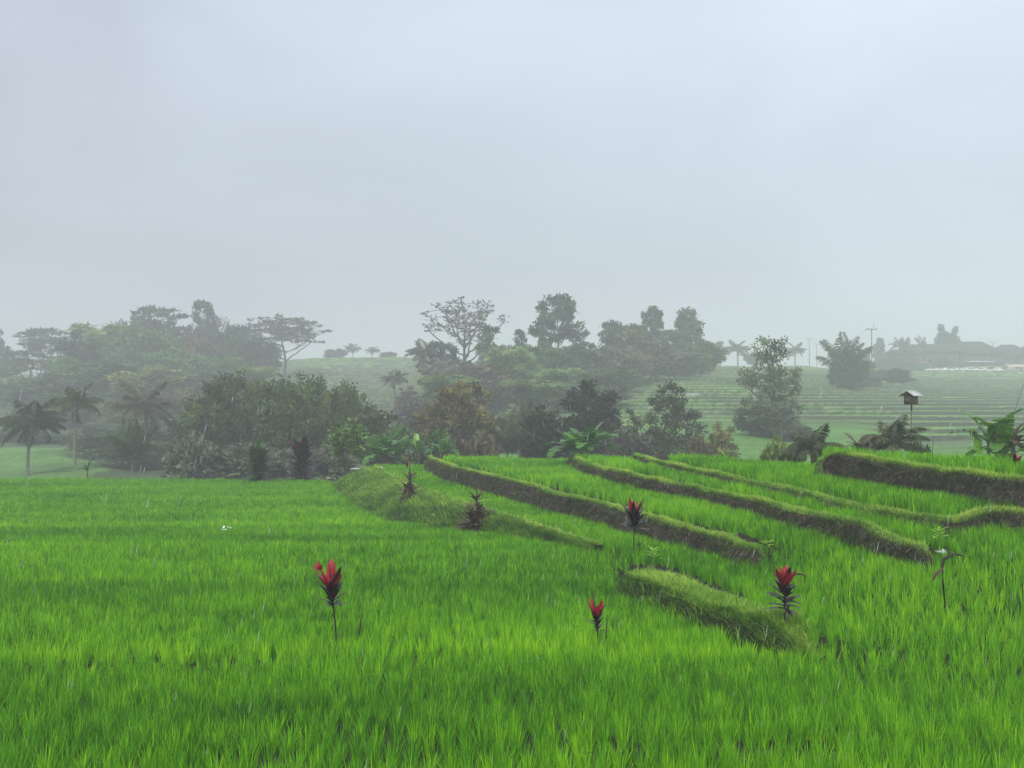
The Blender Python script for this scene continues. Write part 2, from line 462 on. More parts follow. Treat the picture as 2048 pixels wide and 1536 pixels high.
TH = 0.6
def zfar(x, y, full=False):
    px = 1024 + F * x / np.maximum(y, 1.0)
    zs = zfar_smooth(px, y)
    zs = zs + 2.4 * (fbm(x / 48.0, y / 70.0, 5, 3) - 0.5) + 0.5 * (fbm(x / 11.0, y / 18.0, 9, 2) - 0.5)
    zs = zs + 0.75 * (fbm(x / 60.0, zs * 0.7, 13, 2) - 0.5)
    k = np.floor(zs / TH); f = zs / TH - k
    r = 0.16
    zt = TH * (k + sstep(1 - r, 1.0, f) * 0.97 + 0.03 * f)
    lip = np.exp(-(f / 0.05) ** 2)
    zt = zt + 0.15 * lip
    # the terraces cover the slope on the right and the far slope left of centre; the wooded hill and the gully are not terraced
    wgt = sstep(540, 620, px) * sstep(96, 110, y)
    gully = sstep(1230, 1330, px) * (1 - sstep(1690, 1790, px)) * (1 - sstep(132, 156, y + 12 * (fbm(x / 14, y / 14, 3, 3) - 0.5)))
    wgt = wgt * (1 - 0.85 * gully)
    rough = 1.6 * (fbm(x / 7.0, y / 7.0, 21, 4) - 0.5)
    z = zs + rough * (1 - wgt) * 0.9 * sstep(75, 100, y)
    z = z * (1 - wgt) + zt * wgt
    if full: return z, wgt, gully, k, f, lip
    return z

MASK = [(728, 745), (852, 864), (1140, 1156), (1258, 1274), (1634, 1656)]
def lmask(i, x, y):
    return sstep(MASK[i][0], MASK[i][1], 1024 + F * x / np.maximum(y, 1))
def znear(x, y):
    z = CZ - lvA(y) - RH
    for i_, ((P, W), lv) in enumerate(LINES):
        s, wd = sdist(x, y, P, W)
        t = sstep(0.08, 0.08 + wd * 1.2, s + np.where(wd > 0.5, wd * 0.6, 0)) * lmask(i_, x, y)
        z = z * (1 - t) + (CZ - lv(y) - RH) * t
    return z

def ground(x, y):
    x = np.asarray(x, float); y = np.asarray(y, float)
    px = 1024 + F * x / np.maximum(y, 1.0)
    t = sstep(0.0, 13.0, y - d_edge(px, y))
    t = np.where(y > 95, 1.0, t)
    zn = znear(x, np.minimum(y, 95))
    return zn * (1 - t) + zfar(x, y) * t

def gz(px, D):
    x = np.array([float(X(px, D))]); y = np.array([float(D)])
    return float(ground(x, y)[0])

def solve(px, py, off=RH):
    """depth at which the surface 'off' over the ground shows at row py"""
    D = np.linspace(6, 76, 1401)
    x = X(np.full_like(D, px), D)
    z = ground(x, D) + off
    row = HOR + F * (CZ - z) / D
    ok = (D < d_edge(np.full_like(D, px), D) - 0.6)
    hit = np.where((row <= py) & ok)[0]
    return float(D[hit[0]]) if len(hit) else float(D[np.where(ok)[0][-1]])

rng = np.random.default_rng(7)

def build_terrain():
    pxs = np.arange(-900, 2951, 5.0)
    near = np.geomspace(3.0, 88.0, 430)
    far = np.concatenate([np.arange(88.6, 330, 0.6), np.arange(330, 470, 1.2), np.arange(475, 1000, 15)])
    Ds = np.concatenate([near, far])
    PX, DD = np.meshgrid(pxs, Ds)
    x = X(PX, DD); y = DD
    z = np.empty_like(x)
    for a in range(0, len(Ds), 100):
        z[a:a + 100] = ground(x[a:a + 100], y[a:a + 100])
    z += 0.03 * (fbm(x * 2.5, y * 2.5, 2, 2) - 0.5) * (y < 90)
    zf, wgt, gully, k, f, lip = zfar(x, y, True)
    col = np.empty(x.shape + (3,))
    mud = np.array([0.018, 0.021, 0.011])
    nz = fbm(x / 9, y / 9, 31, 4)[..., None]
    scrub = np.array([0.05, 0.085, 0.028]) * (0.6 + 0.9 * nz)
    # terrace colours
    seg = np.floor(x / 26.0 + hash2(k, k * 0, 4) * 9)
    hh = hash2(k, seg, 8)[..., None]
    rice = np.array([0.085, 0.23, 0.035]); wet = np.array([0.075, 0.135, 0.055]); yel = np.array([0.15, 0.27, 0.06])
    tread = np.where(hh < 0.34, wet, np.where(hh < 0.84, rice, yel)) * (0.85 + 0.3 * nz)
    leftwet = (sstep(560, 640, PX) * (1 - sstep(800, 880, PX)) * (1 - sstep(335, 360, y)))[..., None]
    tread = tread * (1 - leftwet) + (np.array([0.10, 0.115, 0.085]) * (0.9 + 0.2 * hh)) * leftwet
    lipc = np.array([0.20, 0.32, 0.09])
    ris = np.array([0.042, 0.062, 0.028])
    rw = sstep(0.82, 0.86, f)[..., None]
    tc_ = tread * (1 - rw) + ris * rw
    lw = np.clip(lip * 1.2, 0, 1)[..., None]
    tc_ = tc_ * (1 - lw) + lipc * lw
    earth = np.array([0.13, 0.085, 0.06]) * (0.7 + 0.6 * nz)
    em = (sstep(1585, 1620, PX) * (1 - sstep(1700, 1740, PX)) * sstep(138, 150, y) * (1 - sstep(172, 182, y)) * sstep(0.35, 0.5, fbm(x / 6, y / 9, 77, 3)))[..., None]
    grassy = np.array([0.085, 0.19, 0.038]) * (0.65 + 0.7 * nz)
    other = np.where(((PX > 1200) | (PX < 190 + 160 * (fbm(x / 12, y / 12, 55, 3) - 0.5)) & (y < 150))[..., None], grassy, scrub)
    other = other * (1 - em) + earth * em
    wg = wgt[..., None]
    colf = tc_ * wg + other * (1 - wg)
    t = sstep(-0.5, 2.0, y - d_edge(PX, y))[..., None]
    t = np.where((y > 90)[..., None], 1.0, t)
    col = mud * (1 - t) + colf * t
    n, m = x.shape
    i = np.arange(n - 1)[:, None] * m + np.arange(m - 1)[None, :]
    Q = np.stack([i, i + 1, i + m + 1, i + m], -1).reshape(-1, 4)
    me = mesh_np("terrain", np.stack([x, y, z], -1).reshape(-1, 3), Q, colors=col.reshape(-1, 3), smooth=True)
    o = link("terrain", me, M_TERRAIN)
    tag(o, "rice field floor falling to a hazy valley and a far terraced hillside", "terrain", kind="structure")
build_terrain()

# ------------------------------------------------------------------ terrace banks and their grass
def resample(P, step):
    d = np.concatenate([[0], np.cumsum(np.linalg.norm(np.diff(P[:, :2], axis=0), axis=1))])
    n = max(2, int(d[-1] / step))
    t = np.linspace(0, d[-1], n)
    return np.stack([np.interp(t, d, P[:, c]) for c in range(P.shape[1])], 1)

def blades(base, az, length, lean, curl, width, segs, tone, axis=None):
    """grass or rice blades as tapering strips; returns V, Q, T, tone"""
    n = len(base)
    t = np.linspace(0, 1, segs + 1)
    th = lean[:, None] + curl[:, None] * t[None, :] ** 1.6
    ds = (length / segs)[:, None]
    hx = np.concatenate([np.zeros((n, 1)), np.cumsum(np.sin(th[:, :-1]) * ds, 1)], 1)
    hz = np.concatenate([np.zeros((n, 1)), np.cumsum(np.cos(th[:, :-1]) * ds, 1)], 1)
    ca, sa = np.cos(az)[:, None], np.sin(az)[:, None]
    C = np.stack([base[:, 0:1] + hx * ca, base[:, 1:2] + hx * sa, base[:, 2:3] + hz], -1)
    # the blade's width lies across its azimuth, turned a little at random
    tw = az + PI / 2 + (rng.random(n) - 0.5) * 1.6
    sd_ = np.stack([np.cos(tw), np.sin(tw), np.zeros(n)], -1)
    wp = (1 - t ** 2.2) * 0.5 + 0.0
    wp[0] *= 0.7
    A = C - sd_[:, None, :] * (width[:, None] * wp[None, :])[..., None]
    B = C + sd_[:, None, :] * (width[:, None] * wp[None, :])[..., None]
    # last row collapses to the tip
    V = np.concatenate([np.stack([A[:, :-1], B[:, :-1]], 2).reshape(n, segs * 2, 3), C[:, -1:, :]], 1)
    per = segs * 2 + 1
    o = (np.arange(n) * per)[:, None]
    Q = []
    for s in range(segs - 1):
        Q.append(np.stack([o[:, 0] + 2 * s, o[:, 0] + 2 * s + 1, o[:, 0] + 2 * s + 3, o[:, 0] + 2 * s + 2], 1))
    T = np.stack([o[:, 0] + 2 * segs - 2, o[:, 0] + 2 * segs - 1, o[:, 0] + 2 * segs], 1)
    return V.reshape(-1, 3), (np.concatenate(Q) if Q else None), T, np.repeat(tone, per)

def merge_blades(parts, name):
    Vs, Qs, Ts, As = [], [], [], []
    n = 0
    for V, Q, T, a in parts:
        Vs.append(V); As.append(a)
        if Q is not None: Qs.append(Q + n)
        Ts.append(T + n); n += len(V)
    return mesh_np(name, np.concatenate(Vs), np.concatenate(Qs) if Qs else None, np.concatenate(Ts), {"tone": np.concatenate(As)})

BANK_LABEL = {
 1: "low green bank rising from the big left field, broad and grassy",
 10: "thick grassy mound between the two nearest fields",
 2: "long brown earth bank with a bright grass lip, second step up from the left field",
 3: "brown earth bank with a thin grass lip, third step up from the left field",
 4: "very low bank with a pale grass crest, ending in a dark bump at the right edge",
 5: "tall dark earth bank under the topmost rice strip at the right edge"}

def build_bank(k):
    b = BANKS[k]
    P = np.column_stack([b['lip'], b['wid'], b['footz'], b['px']])
    R = resample(P, 0.10)
    n = len(R)
    x, y, z, wd, fz = R[:, 0], R[:, 1], R[:, 2], R[:, 3], R[:, 4]
    tx, ty = np.gradient(x), np.gradient(y)
    l = np.hypot(tx, ty); tx /= l; ty /= l
    nx, ny = ty, -tx                    # towards the viewer / the lower field
    nx, ny = np.where(ny > 0, -nx, nx), np.where(ny > 0, -ny, ny)
    s_ = np.arange(n) * 0.10
    kind = b['kind']
    back = 0.28 if kind != 'mound' else 1.0
    zb = ground(x - nx * (back + 0.35), y - ny * (back + 0.35))
    endt = {10: sstep(0, 0.7, s_) * sstep(-0.3, 2.0, s_[-1] - s_), 2: sstep(-0.15, 0.4, s_[-1] - s_), 3: sstep(-0.15, 0.4, s_[-1] - s_), 5: sstep(-0.1, 0.8, s_), 1: sstep(-0.1, 2.0, s_)}.get(k, np.ones(n))
    wob = 0.16 * (fbm(s_ / 1.3, s_ * 0 + k, k, 3) - 0.5) * 2
    z = z + 0.06 * (fbm(s_ / 1.7, s_ * 0 + k, 123 + k, 3) - 0.5) * 2 * (1 if k != 4 else 0.4)
    prof = []
    wf = np.clip(wd * 0.6, 0.10, 0.12 if k == 4 else 0.32) if kind == 'earth' else np.clip(wd, 0.25, 2.6)
    # (offset towards the viewer, height), from foot to back
    if kind == 'earth':
        rows = [(1.15, fz - 0.15, 0), (1.0, fz + 0.02, 0), (0.85, fz + 0.25 * (z - fz), 1), (0.66, fz + 0.5 * (z - fz), 1), (0.45, fz + 0.75 * (z - fz), 1), (0.22, z - 0.10, 1), (0.02, z - 0.025, 2)]
    else:
        rows = [(1.15, fz - 0.15, 0), (1.0, fz + 0.02, 0), (0.85, fz + 0.30 * (z - fz), 2), (0.66, fz + 0.58 * (z - fz), 2), (0.42, fz + 0.82 * (z - fz), 2), (0.2, z - 0.07, 2), (0.0, z - 0.01, 2)]
    Vr = []; Cr = []
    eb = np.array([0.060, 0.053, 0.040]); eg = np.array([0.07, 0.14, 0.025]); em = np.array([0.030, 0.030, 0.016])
    for q, (o, hz, c) in enumerate(rows):
        jit = 0.07 * (fbm(s_ / 0.35, s_ * 0 + q * 3.1, 40 + q, 3) - 0.5) * 2
        off = o * wf + wob + jit
        zz = hz + (0.05 if kind == 'earth' else 0.16) * (fbm(s_ / 0.5, s_ * 0 + q * 5.7, 60 + q, 3) - 0.5)
        Vr.append(np.stack([x + nx * off, y + ny * off, zz * endt + (fz - 0.1) * (1 - endt)], 1))
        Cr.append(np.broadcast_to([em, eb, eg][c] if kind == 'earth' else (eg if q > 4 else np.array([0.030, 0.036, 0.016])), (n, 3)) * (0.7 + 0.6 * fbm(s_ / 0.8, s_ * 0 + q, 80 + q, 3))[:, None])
    for o, hz in ((-0.25 * back, z + 0.012), (-0.6 * back, z - 0.01), (-0.9 * back, np.maximum(zb - 0.02, z - 0.14)), (-1.25 * back, zb - 0.12)):
        zz = hz + (0.06 if kind == 'earth' else 0.14) * (fbm(s_ / 0.5, s_ * 0 + o * 9, 71, 3) - 0.5)
        Vr.append(np.stack([x + nx * (o + wob * 0.6), y + ny * (o + wob * 0.6), zz * endt + (fz - 0.1) * (1 - endt)], 1))
        Cr.append(np.broadcast_to(eg, (n, 3)) * (0.7 + 0.6 * fbm(s_ / 0.8, s_ * 0 + o, 99, 3))[:, None])
    m = len(Vr)
    V = np.stack(Vr, 1); C = np.stack(Cr, 1)
    i = np.arange(n - 1)[:, None] * m + np.arange(m - 1)[None, :]
    Q = np.stack([i, i + m, i + m + 1, i + 1], -1).reshape(-1, 4)
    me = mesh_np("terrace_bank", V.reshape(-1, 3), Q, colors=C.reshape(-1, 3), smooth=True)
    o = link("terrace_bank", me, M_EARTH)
    tag(o, BANK_LABEL[k], "terrace bank", "banks between the rice terraces", "structure")
    # ---- grass on the crest (and on green fronts), dry stalks hanging on earth fronts
    Ls = s_[-1]
    dm = float(np.median(y))
    def surf(sv, u):
        """point on the bank at arc index sv (float) and profile row u (float)"""
        i0 = np.clip(sv.astype(int), 0, n - 2); a = (sv - i0)[:, None]
        j0 = np.clip(u.astype(int), 0, m - 2); c = (u - j0)[:, None]
        return (V[i0, j0] * (1 - a) + V[i0 + 1, j0] * a) * (1 - c) + (V[i0, j0 + 1] * (1 - a) + V[i0 + 1, j0 + 1] * a) * c, nx[i0], ny[i0], y[i0]
    parts = []
    cnt = int(Ls * (520 if dm > 30 else 700))
    if kind == 'mound': cnt = int(Ls * 2600)
    sv = rng.random(cnt) * (n - 1)
    u = (5.0 if k not in (1, 10) else 5.4) + rng.random(cnt) * 3.6
    p, bx, by, yy = surf(sv, u)
    gs = np.clip(yy / 30, 0.8, 2.0)
    patch = fbm(sv / 14.0, u * 0 + k, 15, 3)
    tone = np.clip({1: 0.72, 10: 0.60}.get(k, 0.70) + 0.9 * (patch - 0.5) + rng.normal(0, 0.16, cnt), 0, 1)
    fr = np.arctan2(by, bx)
    az = np.where(rng.random(cnt) < 0.55, fr + rng.normal(0, 0.7, cnt), rng.random(cnt) * 2 * PI)
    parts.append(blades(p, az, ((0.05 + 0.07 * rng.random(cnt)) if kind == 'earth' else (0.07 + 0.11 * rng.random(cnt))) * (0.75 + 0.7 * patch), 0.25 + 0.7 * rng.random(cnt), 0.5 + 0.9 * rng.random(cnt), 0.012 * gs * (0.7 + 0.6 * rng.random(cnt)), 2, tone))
    if kind != 'earth':
        area = float(np.sum(np.clip(wd, 0.3, 2.6)) * 0.1)
        cnt = int(area * (520 if k == 1 else 1500))
        sv = rng.random(cnt) * (n - 1)
        u = 1.0 + rng.random(cnt) * 5.2
        p, bx, by, yy = surf(sv, u)
        gs = np.clip(yy / 26, 0.8, 2.2)
        patch = fbm(sv / 10.0, u * 0.8 + k, 16, 3)
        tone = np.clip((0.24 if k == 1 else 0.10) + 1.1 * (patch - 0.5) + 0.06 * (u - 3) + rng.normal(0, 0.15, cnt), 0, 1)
        fr = np.arctan2(by, bx)
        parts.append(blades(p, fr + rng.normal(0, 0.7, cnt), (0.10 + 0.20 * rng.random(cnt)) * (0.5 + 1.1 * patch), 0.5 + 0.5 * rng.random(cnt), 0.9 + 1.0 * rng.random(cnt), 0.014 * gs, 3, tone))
    if kind == 'earth':
        cnt = int(Ls * 420)
        sv = rng.random(cnt) * (n - 1)
        u = 1.2 + rng.random(cnt) * 4.6
        p, bx, by, yy = surf(sv, u)
        patch = fbm(sv / 8.0, u * 0.7 + k, 29, 3)
        q_ = patch + 0.10 * (u > 4.4) + 0.08 * (u < 2.2) > 0.50
        sv, u, p, bx, by, yy, patch = sv[q_], u[q_], p[q_], bx[q_], by[q_], yy[q_], patch[q_]
        cnt = len(sv)
        fr = np.arctan2(by, bx)
        tone = np.clip(0.08 + 0.10 * (u > 4.4) + rng.normal(0, 0.14, cnt), 0, 1)
        parts.append(blades(p, fr + rng.normal(0, 0.8, cnt), 0.08 + 0.16 * rng.random(cnt), 0.5 + 0.7 * rng.random(cnt), 0.9 + 0.9 * rng.random(cnt), 0.013 * np.clip(yy / 26, 0.8, 2), 2, tone))
    if kind != 'earth':
        cnt = int(Ls * (260 if k == 10 else 150))
        sv = rng.random(cnt) * (n - 1)
        u = 1.0 + rng.random(cnt) * 7.5
        p, bx, by, yy = surf(sv, u)
        patch = fbm(sv / 7.0, u + k, 19, 3)
        q_ = patch > 0.46
        sv, u, p, bx, by, yy, patch = sv[q_], u[q_], p[q_], bx[q_], by[q_], yy[q_], patch[q_]
        cnt = len(sv)
        tone = np.clip(0.35 + rng.normal(0, 0.28, cnt), 0, 1)
        parts.append(blades(p, rng.random(cnt) * 2 * PI, 0.14 + 0.24 * rng.random(cnt), 0.1 + 0.9 * rng.random(cnt), 0.5 + 1.4 * rng.random(cnt), 0.022 * np.clip(yy / 24, 0.8, 2) * (0.6 + 0.9 * rng.random(cnt)), 3, tone))
    g = link("grass", merge_blades(parts, "grass"), M_GRASS)
    tag(g, {1: "short grass clothing the broad green bank beside the left field", 10: "thick grass growing over the nearest mound", 2: "bright grass fringe on the lip of the long brown bank",
            3: "grass fringe on the lip of the third bank up", 4: "pale grass on the very low bank", 5: "grass fringe under the topmost rice strip"}[k], "grass", kind="stuff")
    if kind == 'earth':
        parts = []
        hgt = np.clip(z - fz, 0.05, 2)
        cnt = int(Ls * 330)
        sv = rng.random(cnt) * (n - 1)
        u = 1.6 + rng.random(cnt) * 4.2
        p, bx, by, yy = surf(sv, u)
        p = p + np.stack([bx, by, 0 * bx], 1) * 0.012
        fr = np.arctan2(by, bx)
        gs = np.clip(yy / 28, 0.8, 2.0)
        tone = np.clip(0.36 + rng.normal(0, 0.26, cnt) + 0.6 * (fbm(sv / 9.0, u, 18, 3) - 0.5), 0, 1)
        parts.append(blades(p, fr + rng.normal(0, 0.9, cnt), 0.08 + 0.20 * rng.random(cnt) ** 1.5, 1.6 + 0.5 * rng.random(cnt), 0.9 + 0.5 * rng.random(cnt), 0.014 * gs, 2, tone))
        d = link("dead_grass", merge_blades(parts, "dead_grass"), M_DRY)
        tag(d, {2: "dead brown stalks hanging down the long brown bank", 3: "dead stalks hanging down the third bank up", 4: "dead stalks on the very low bank and its dark bump",
                5: "dead stalks hanging down the tall dark bank at the right"}[k], "dead grass", kind="stuff")
for k in BANKS: build_bank(k)

# ------------------------------------------------------------------ rice
STEPS_A = [(11.9, 0.02), (16.6, 0.03), (24.2, 0.02), (31.5, 0.05), (41.0, 0.05), (52, 0.03)]
def plant_rice():
    xs = np.arange(-42, 42, 0.215); ys = np.arange(7.0, 75.0, 0.285)
    gx, gy = np.meshgrid(xs, ys)
    gx = gx.ravel() + rng.normal(0, 0.028, gx.size); gy = gy.ravel() + rng.normal(0, 0.028, gy.size)
    # planting rows follow the slight turn of the fields
    a = math.radians(4)
    gx, gy = gx * math.cos(a) - (gy - 30) * math.sin(a), 30 + gx * math.sin(a) + (gy - 30) * math.cos(a)
    px = 1024 + F * gx / gy
    m = (px > -140) & (px < 2200) & (gy > 7.2) & (gy < d_edge(px, gy) - 0.25)
    gx, gy, px = gx[m], gy[m], px[m]
    reg = np.zeros(len(gx), int)
    for idx, ((P, W), lv) in enumerate(LINES):
        s, wd = sdist(gx, gy, P, W)
        reg = np.where((s > 0) & (lmask(idx, gx, gy) > 0.6), idx + 1, reg)
    keep = np.ones(len(gx), bool)
    for k, b in BANKS.items():
        P = np.column_stack([b['lip'], b['wid'], b['footz'], b['px']])
        R = resample(P, 0.3)
        s, wd = sdist(gx, gy, R[:, :2], np.where(b['kind'] == 'earth', np.clip(R[:, 3] * 0.6, 0.1, 0.12 if k == 4 else 0.32), np.clip(R[:, 3], 0.25, 2.6)))
        # only along the bank itself
        dmin = np.abs(s)
        bk = (0.34 if k in (3, 4) else 0.45) if b['kind'] != 'mound' else 1.35
        inside = np.where(s > 0, dmin < bk, dmin < wd * (0.45 if b['kind'] == 'earth' else 0.95))
        # points past the ends measure to the end point: let those be planted
        ex0, ex1 = b['lip'][0, 0] - 0.2, b['lip'][-1, 0] + (-0.12 if k != 10 else -0.75)
        keep &= ~(inside & (gx > ex0) & (gx < ex1))
    near_step = np.zeros(len(gx))
    for D0, sl in STEPS_A:
        ln = D0 + sl * gx + 0.9 * (fbm(gx / 6.0, gx * 0 + D0, 44, 3) - 0.5)
        e = gy - ln
        near_step = np.maximum(near_step, np.where((e > 0) & (e < 1.3), 1 - e / 1.3, 0))
        gap = (reg == 0) & (e < 0.05) & (e > -0.42)
        dens = fbm(gx / 3.0, gx * 0 + D0 * 3, 48, 3)
        keep &= ~(gap & (dens + 0.16 * (px < 720) > 0.64))
    thin = fbm(gx / 1.5, gy / 1.5, 52, 3)
    keep &= ~((reg == 0) & (gy < 30) & (px < 960) & (thin > 0.57) & (rng.random(len(gx)) < 0.13))
    gx, gy, px, reg, near_step = gx[keep], gy[keep], px[keep], reg[keep], near_step[keep]
    z = ground(gx, gy)
    patch = fbm(gx / 5.0, gy / 2.2, 61, 4)
    fine = vnoise(gx / 0.6, gy / 0.6, 63)
    stripe = fbm(gx / 14.0, gy / 2.6, 67, 3)
    sizef = 0.80 + 0.35 * fine + 0.30 * (patch - 0.5)
    base_tone = 0.45 + 0.50 * (stripe - 0.5) + 0.40 * (patch - 0.5) + rng.normal(0, 0.12, len(gx)) + 0.18 * near_step * (reg == 0) + np.array([0, 0.06, 0.12, 0.09, 0.03, 0.06])[reg]
    base_tone = base_tone + (reg == 0) * np.interp(gy + 0.9 * (fbm(gx / 5.0, gx * 0, 91, 3) - 0.5), [8, 11.3, 12.2, 15.4, 16.6, 18.5, 22.5, 25.5, 28, 33, 40, 70], [0.18, 0.14, -0.04, 0.0, 0.12, 0.03, -0.03, 0.0, 0.02, -0.05, 0.02, 0.0])
    labels = ["bright green rice filling the wide left field and the foreground", "rice on the first terrace above the left field", "rice on the second terrace, behind the long brown bank",
              "rice on the narrow third terrace", "rice on the fourth terrace, behind the very low bank", "topmost strip of rice above the tall dark bank"]
    for r in range(6):
        parts = []
        for lo, hi, nb, segs, wdt in ((0, 15, 50, 4, 0.0115), (15, 24, 36, 3, 0.016), (24, 38, 24, 3, 0.025), (38, 80, 15, 2, 0.042)):
            q = np.where((reg == r) & (gy >= lo) & (gy < hi))[0]
            if not len(q): continue
            idx = np.repeat(q, nb)
            n = len(idx)
            az = rng.random(n) * 2 * PI
            rad = 0.055 * np.sqrt(rng.random(n))
            base = np.stack([gx[idx] + rad * np.cos(az), gy[idx] + rad * np.sin(az), z[idx] - 0.02], 1)
            ln = (0.29 + 0.17 * rng.random(n)) * sizef[idx]
            lean = 0.04 + 0.36 * rng.random(n) ** 1.2
            curl = 0.15 + 0.75 * rng.random(n) ** 2
            tone = np.clip(base_tone[idx] + rng.normal(0, 0.17, n) + 0.5 * (rng.random(n) < 0.03), 0, 1)
            parts.append(blades(base, az + rng.normal(0, 0.3, n), ln, lean, curl, wdt * (0.7 + 0.6 * rng.random(n)), segs, tone))
        o = link("rice", merge_blades(parts, "rice"), M_RICE)
        tag(o, labels[r], "rice", kind="stuff")
plant_rice()


# ------------------------------------------------------------------ plant builders
def unit(v):
    v = np.asarray(v, float)
    return v / (np.linalg.norm(v, axis=-1, keepdims=True) + 1e-9)

def leaf_cards(P, Dr, ln, wd, tone, r, bend=0.25):
    """many small leaves: each two triangles folded along the midrib, from base P along Dr"""
    n = len(P)
    Dr = unit(Dr)
    side = unit(np.cross(Dr, r.normal(size=(n, 3))))
    nor = np.cross(side, Dr)
    ln = ln[:, None]; wd = wd[:, None]
    mid = P + Dr * ln * 0.5
    tip = P + Dr * ln + nor * ln * (-bend)
    a = mid - side * wd * 0.5 - nor * wd * 0.12
    b = mid + side * wd * 0.5 - nor * wd * 0.12
    V = np.stack([P, b, tip, a], 1).reshape(-1, 3)
    o = np.arange(n) * 4
    T = np.concatenate([np.stack([o, o + 1, o + 2], 1), np.stack([o, o + 2, o + 3], 1)])
    return V, T, np.repeat(np.clip(tone, 0, 1), 4)

def bez(a, b, c, n):
    t = np.linspace(0, 1, n)[:, None]
    return (1 - t) ** 2 * np.asarray(a) + 2 * t * (1 - t) * np.asarray(b) + t * t * np.asarray(c)

def make_tree(name, seed, ells, ncl, clr, nleaf, ll, lw, tr=0.16, limbs=9, flat=1.0, top=0.62, shell=2.0, droop=0.0, bark=None, twig=0.03, start=0.28, lean=0.3, bare_bottom=True):
    """a tree 10 m tall: tapered trunk with limbs and twigs, leaf clumps through the crown volume"""
    r = np.random.default_rng(seed)
    rt = root(name)
    vol = np.array([e[3] * e[4] * e[5] for e in ells]); vol = vol / vol.sum()
    cs = []
    for _ in range(ncl):
        e = ells[r.choice(len(ells), p=vol)]
        d = unit(r.normal(size=3)); q = r.random() ** (1 / (1 + shell))
        cs.append(np.array(e[:3]) + d * q * np.array(e[3:6]))
    cs = np.array(cs)
    cs[:, 2] = np.maximum(cs[:, 2], 0.4)
    mb = MB()
    # trunk
    th = 10 * top
    n = 9
    zz = np.linspace(-0.3, th, n)
    tp = np.stack([np.cumsum(r.normal(0, 0.09, n)) + lean * r.normal() * (zz / th) ** 2, np.cumsum(r.normal(0, 0.09, n)), zz], 1)
    tp[0, :2] = 0
    rad = tr * (1.0 - 0.75 * np.linspace(0, 1, n)); rad[0] *= 1.4
    mb.tube(tp, rad, 7)
    nodes = [tp[3:]]; nrad = [rad[3:]]
    # limbs to well separated clumps
    ch = [int(np.argmax(cs[:, 2]))]
    dmin = np.linalg.norm(cs - cs[ch[0]], axis=1)
    for _ in range(limbs - 1):
        k = int(np.argmax(dmin)); ch.append(k)
        dmin = np.minimum(dmin, np.linalg.norm(cs - cs[k], axis=1))
    for k in ch:
        c = cs[k]
        h0 = np.clip(c[2] - (0.5 + 0.5 * r.random()) * np.hypot(c[0], c[1]) - 0.6, 10 * start * (0.8 + 0.4 * r.random()), th)
        b0 = np.array([np.interp(h0, tp[:, 2], tp[:, 0]), np.interp(h0, tp[:, 2], tp[:, 1]), h0])
        br = np.interp(h0, tp[:, 2], rad) * 0.7
        m = b0 * 0.45 + c * 0.55 + np.array([0, 0, -0.25 * np.linalg.norm(c - b0) * (0.3 + 0.4 * r.random())]) + r.normal(0, 0.2, 3)
        L_ = bez(b0, m, c, 8)
        L_[1:-1] += r.normal(0, 0.06, (6, 3))
        R_ = np.linspace(br, twig * 1.1, 8)
        mb.tube(L_, R_, 5)
        nodes.append(L_[2:]); nrad.append(R_[2:])
    nd = np.concatenate(nodes); nr = np.concatenate(nrad)
    for k in range(ncl):
        if k in ch: continue
        c = cs[k]
        dd = np.linalg.norm(nd - c, axis=1) + np.maximum(0, nd[:, 2] - c[2]) * 0.8
        j = int(np.argmin(dd)); a = nd[j]
        m = (a + c) / 2 + r.normal(0, 0.12, 3) + np.array([0, 0, 0.12 * np.linalg.norm(c - a)])
        mb.tube(bez(a, m, c, 5), np.linspace(min(nr[j] * 0.6, twig * 1.6), twig * 0.5, 5), 4, cap=False)
    mb.build("trunk", bark or M_BARK, rt, smooth=True)
    # leaves
    sz = clr * (0.6 + 0.8 * r.random(ncl))
    idx = np.repeat(np.arange(ncl), nleaf)
    nn = len(idx)
    off = r.normal(size=(nn, 3)); off = unit(off) * (r.random(nn) ** 0.5)[:, None]
    off *= sz[idx][:, None] * np.array([1, 1, flat])
    P = cs[idx] + off
    cen = np.array([0, 0, np.mean(cs[:, 2]) - 1.5])
    Dr = unit(P - cen) * 0.6 + r.normal(size=(nn, 3)) * 0.55 + np.array([0, 0, 0.15 - droop]) * np.ones((nn, 1))
    if flat < 0.6: Dr[:, 2] *= 0.45
    tn = (0.42 + 0.26 * r.normal(size=ncl))[idx] + r.normal(0, 0.13, nn)
    V, T, A = leaf_cards(P, Dr, ll * (0.6 + 0.8 * r.random(nn)), lw * (0.6 + 0.8 * r.random(nn)), tn, r)
    link("crown", mesh_np("crown", V, None, T, {"tone": A}), M_TREE, rt)
    return rt

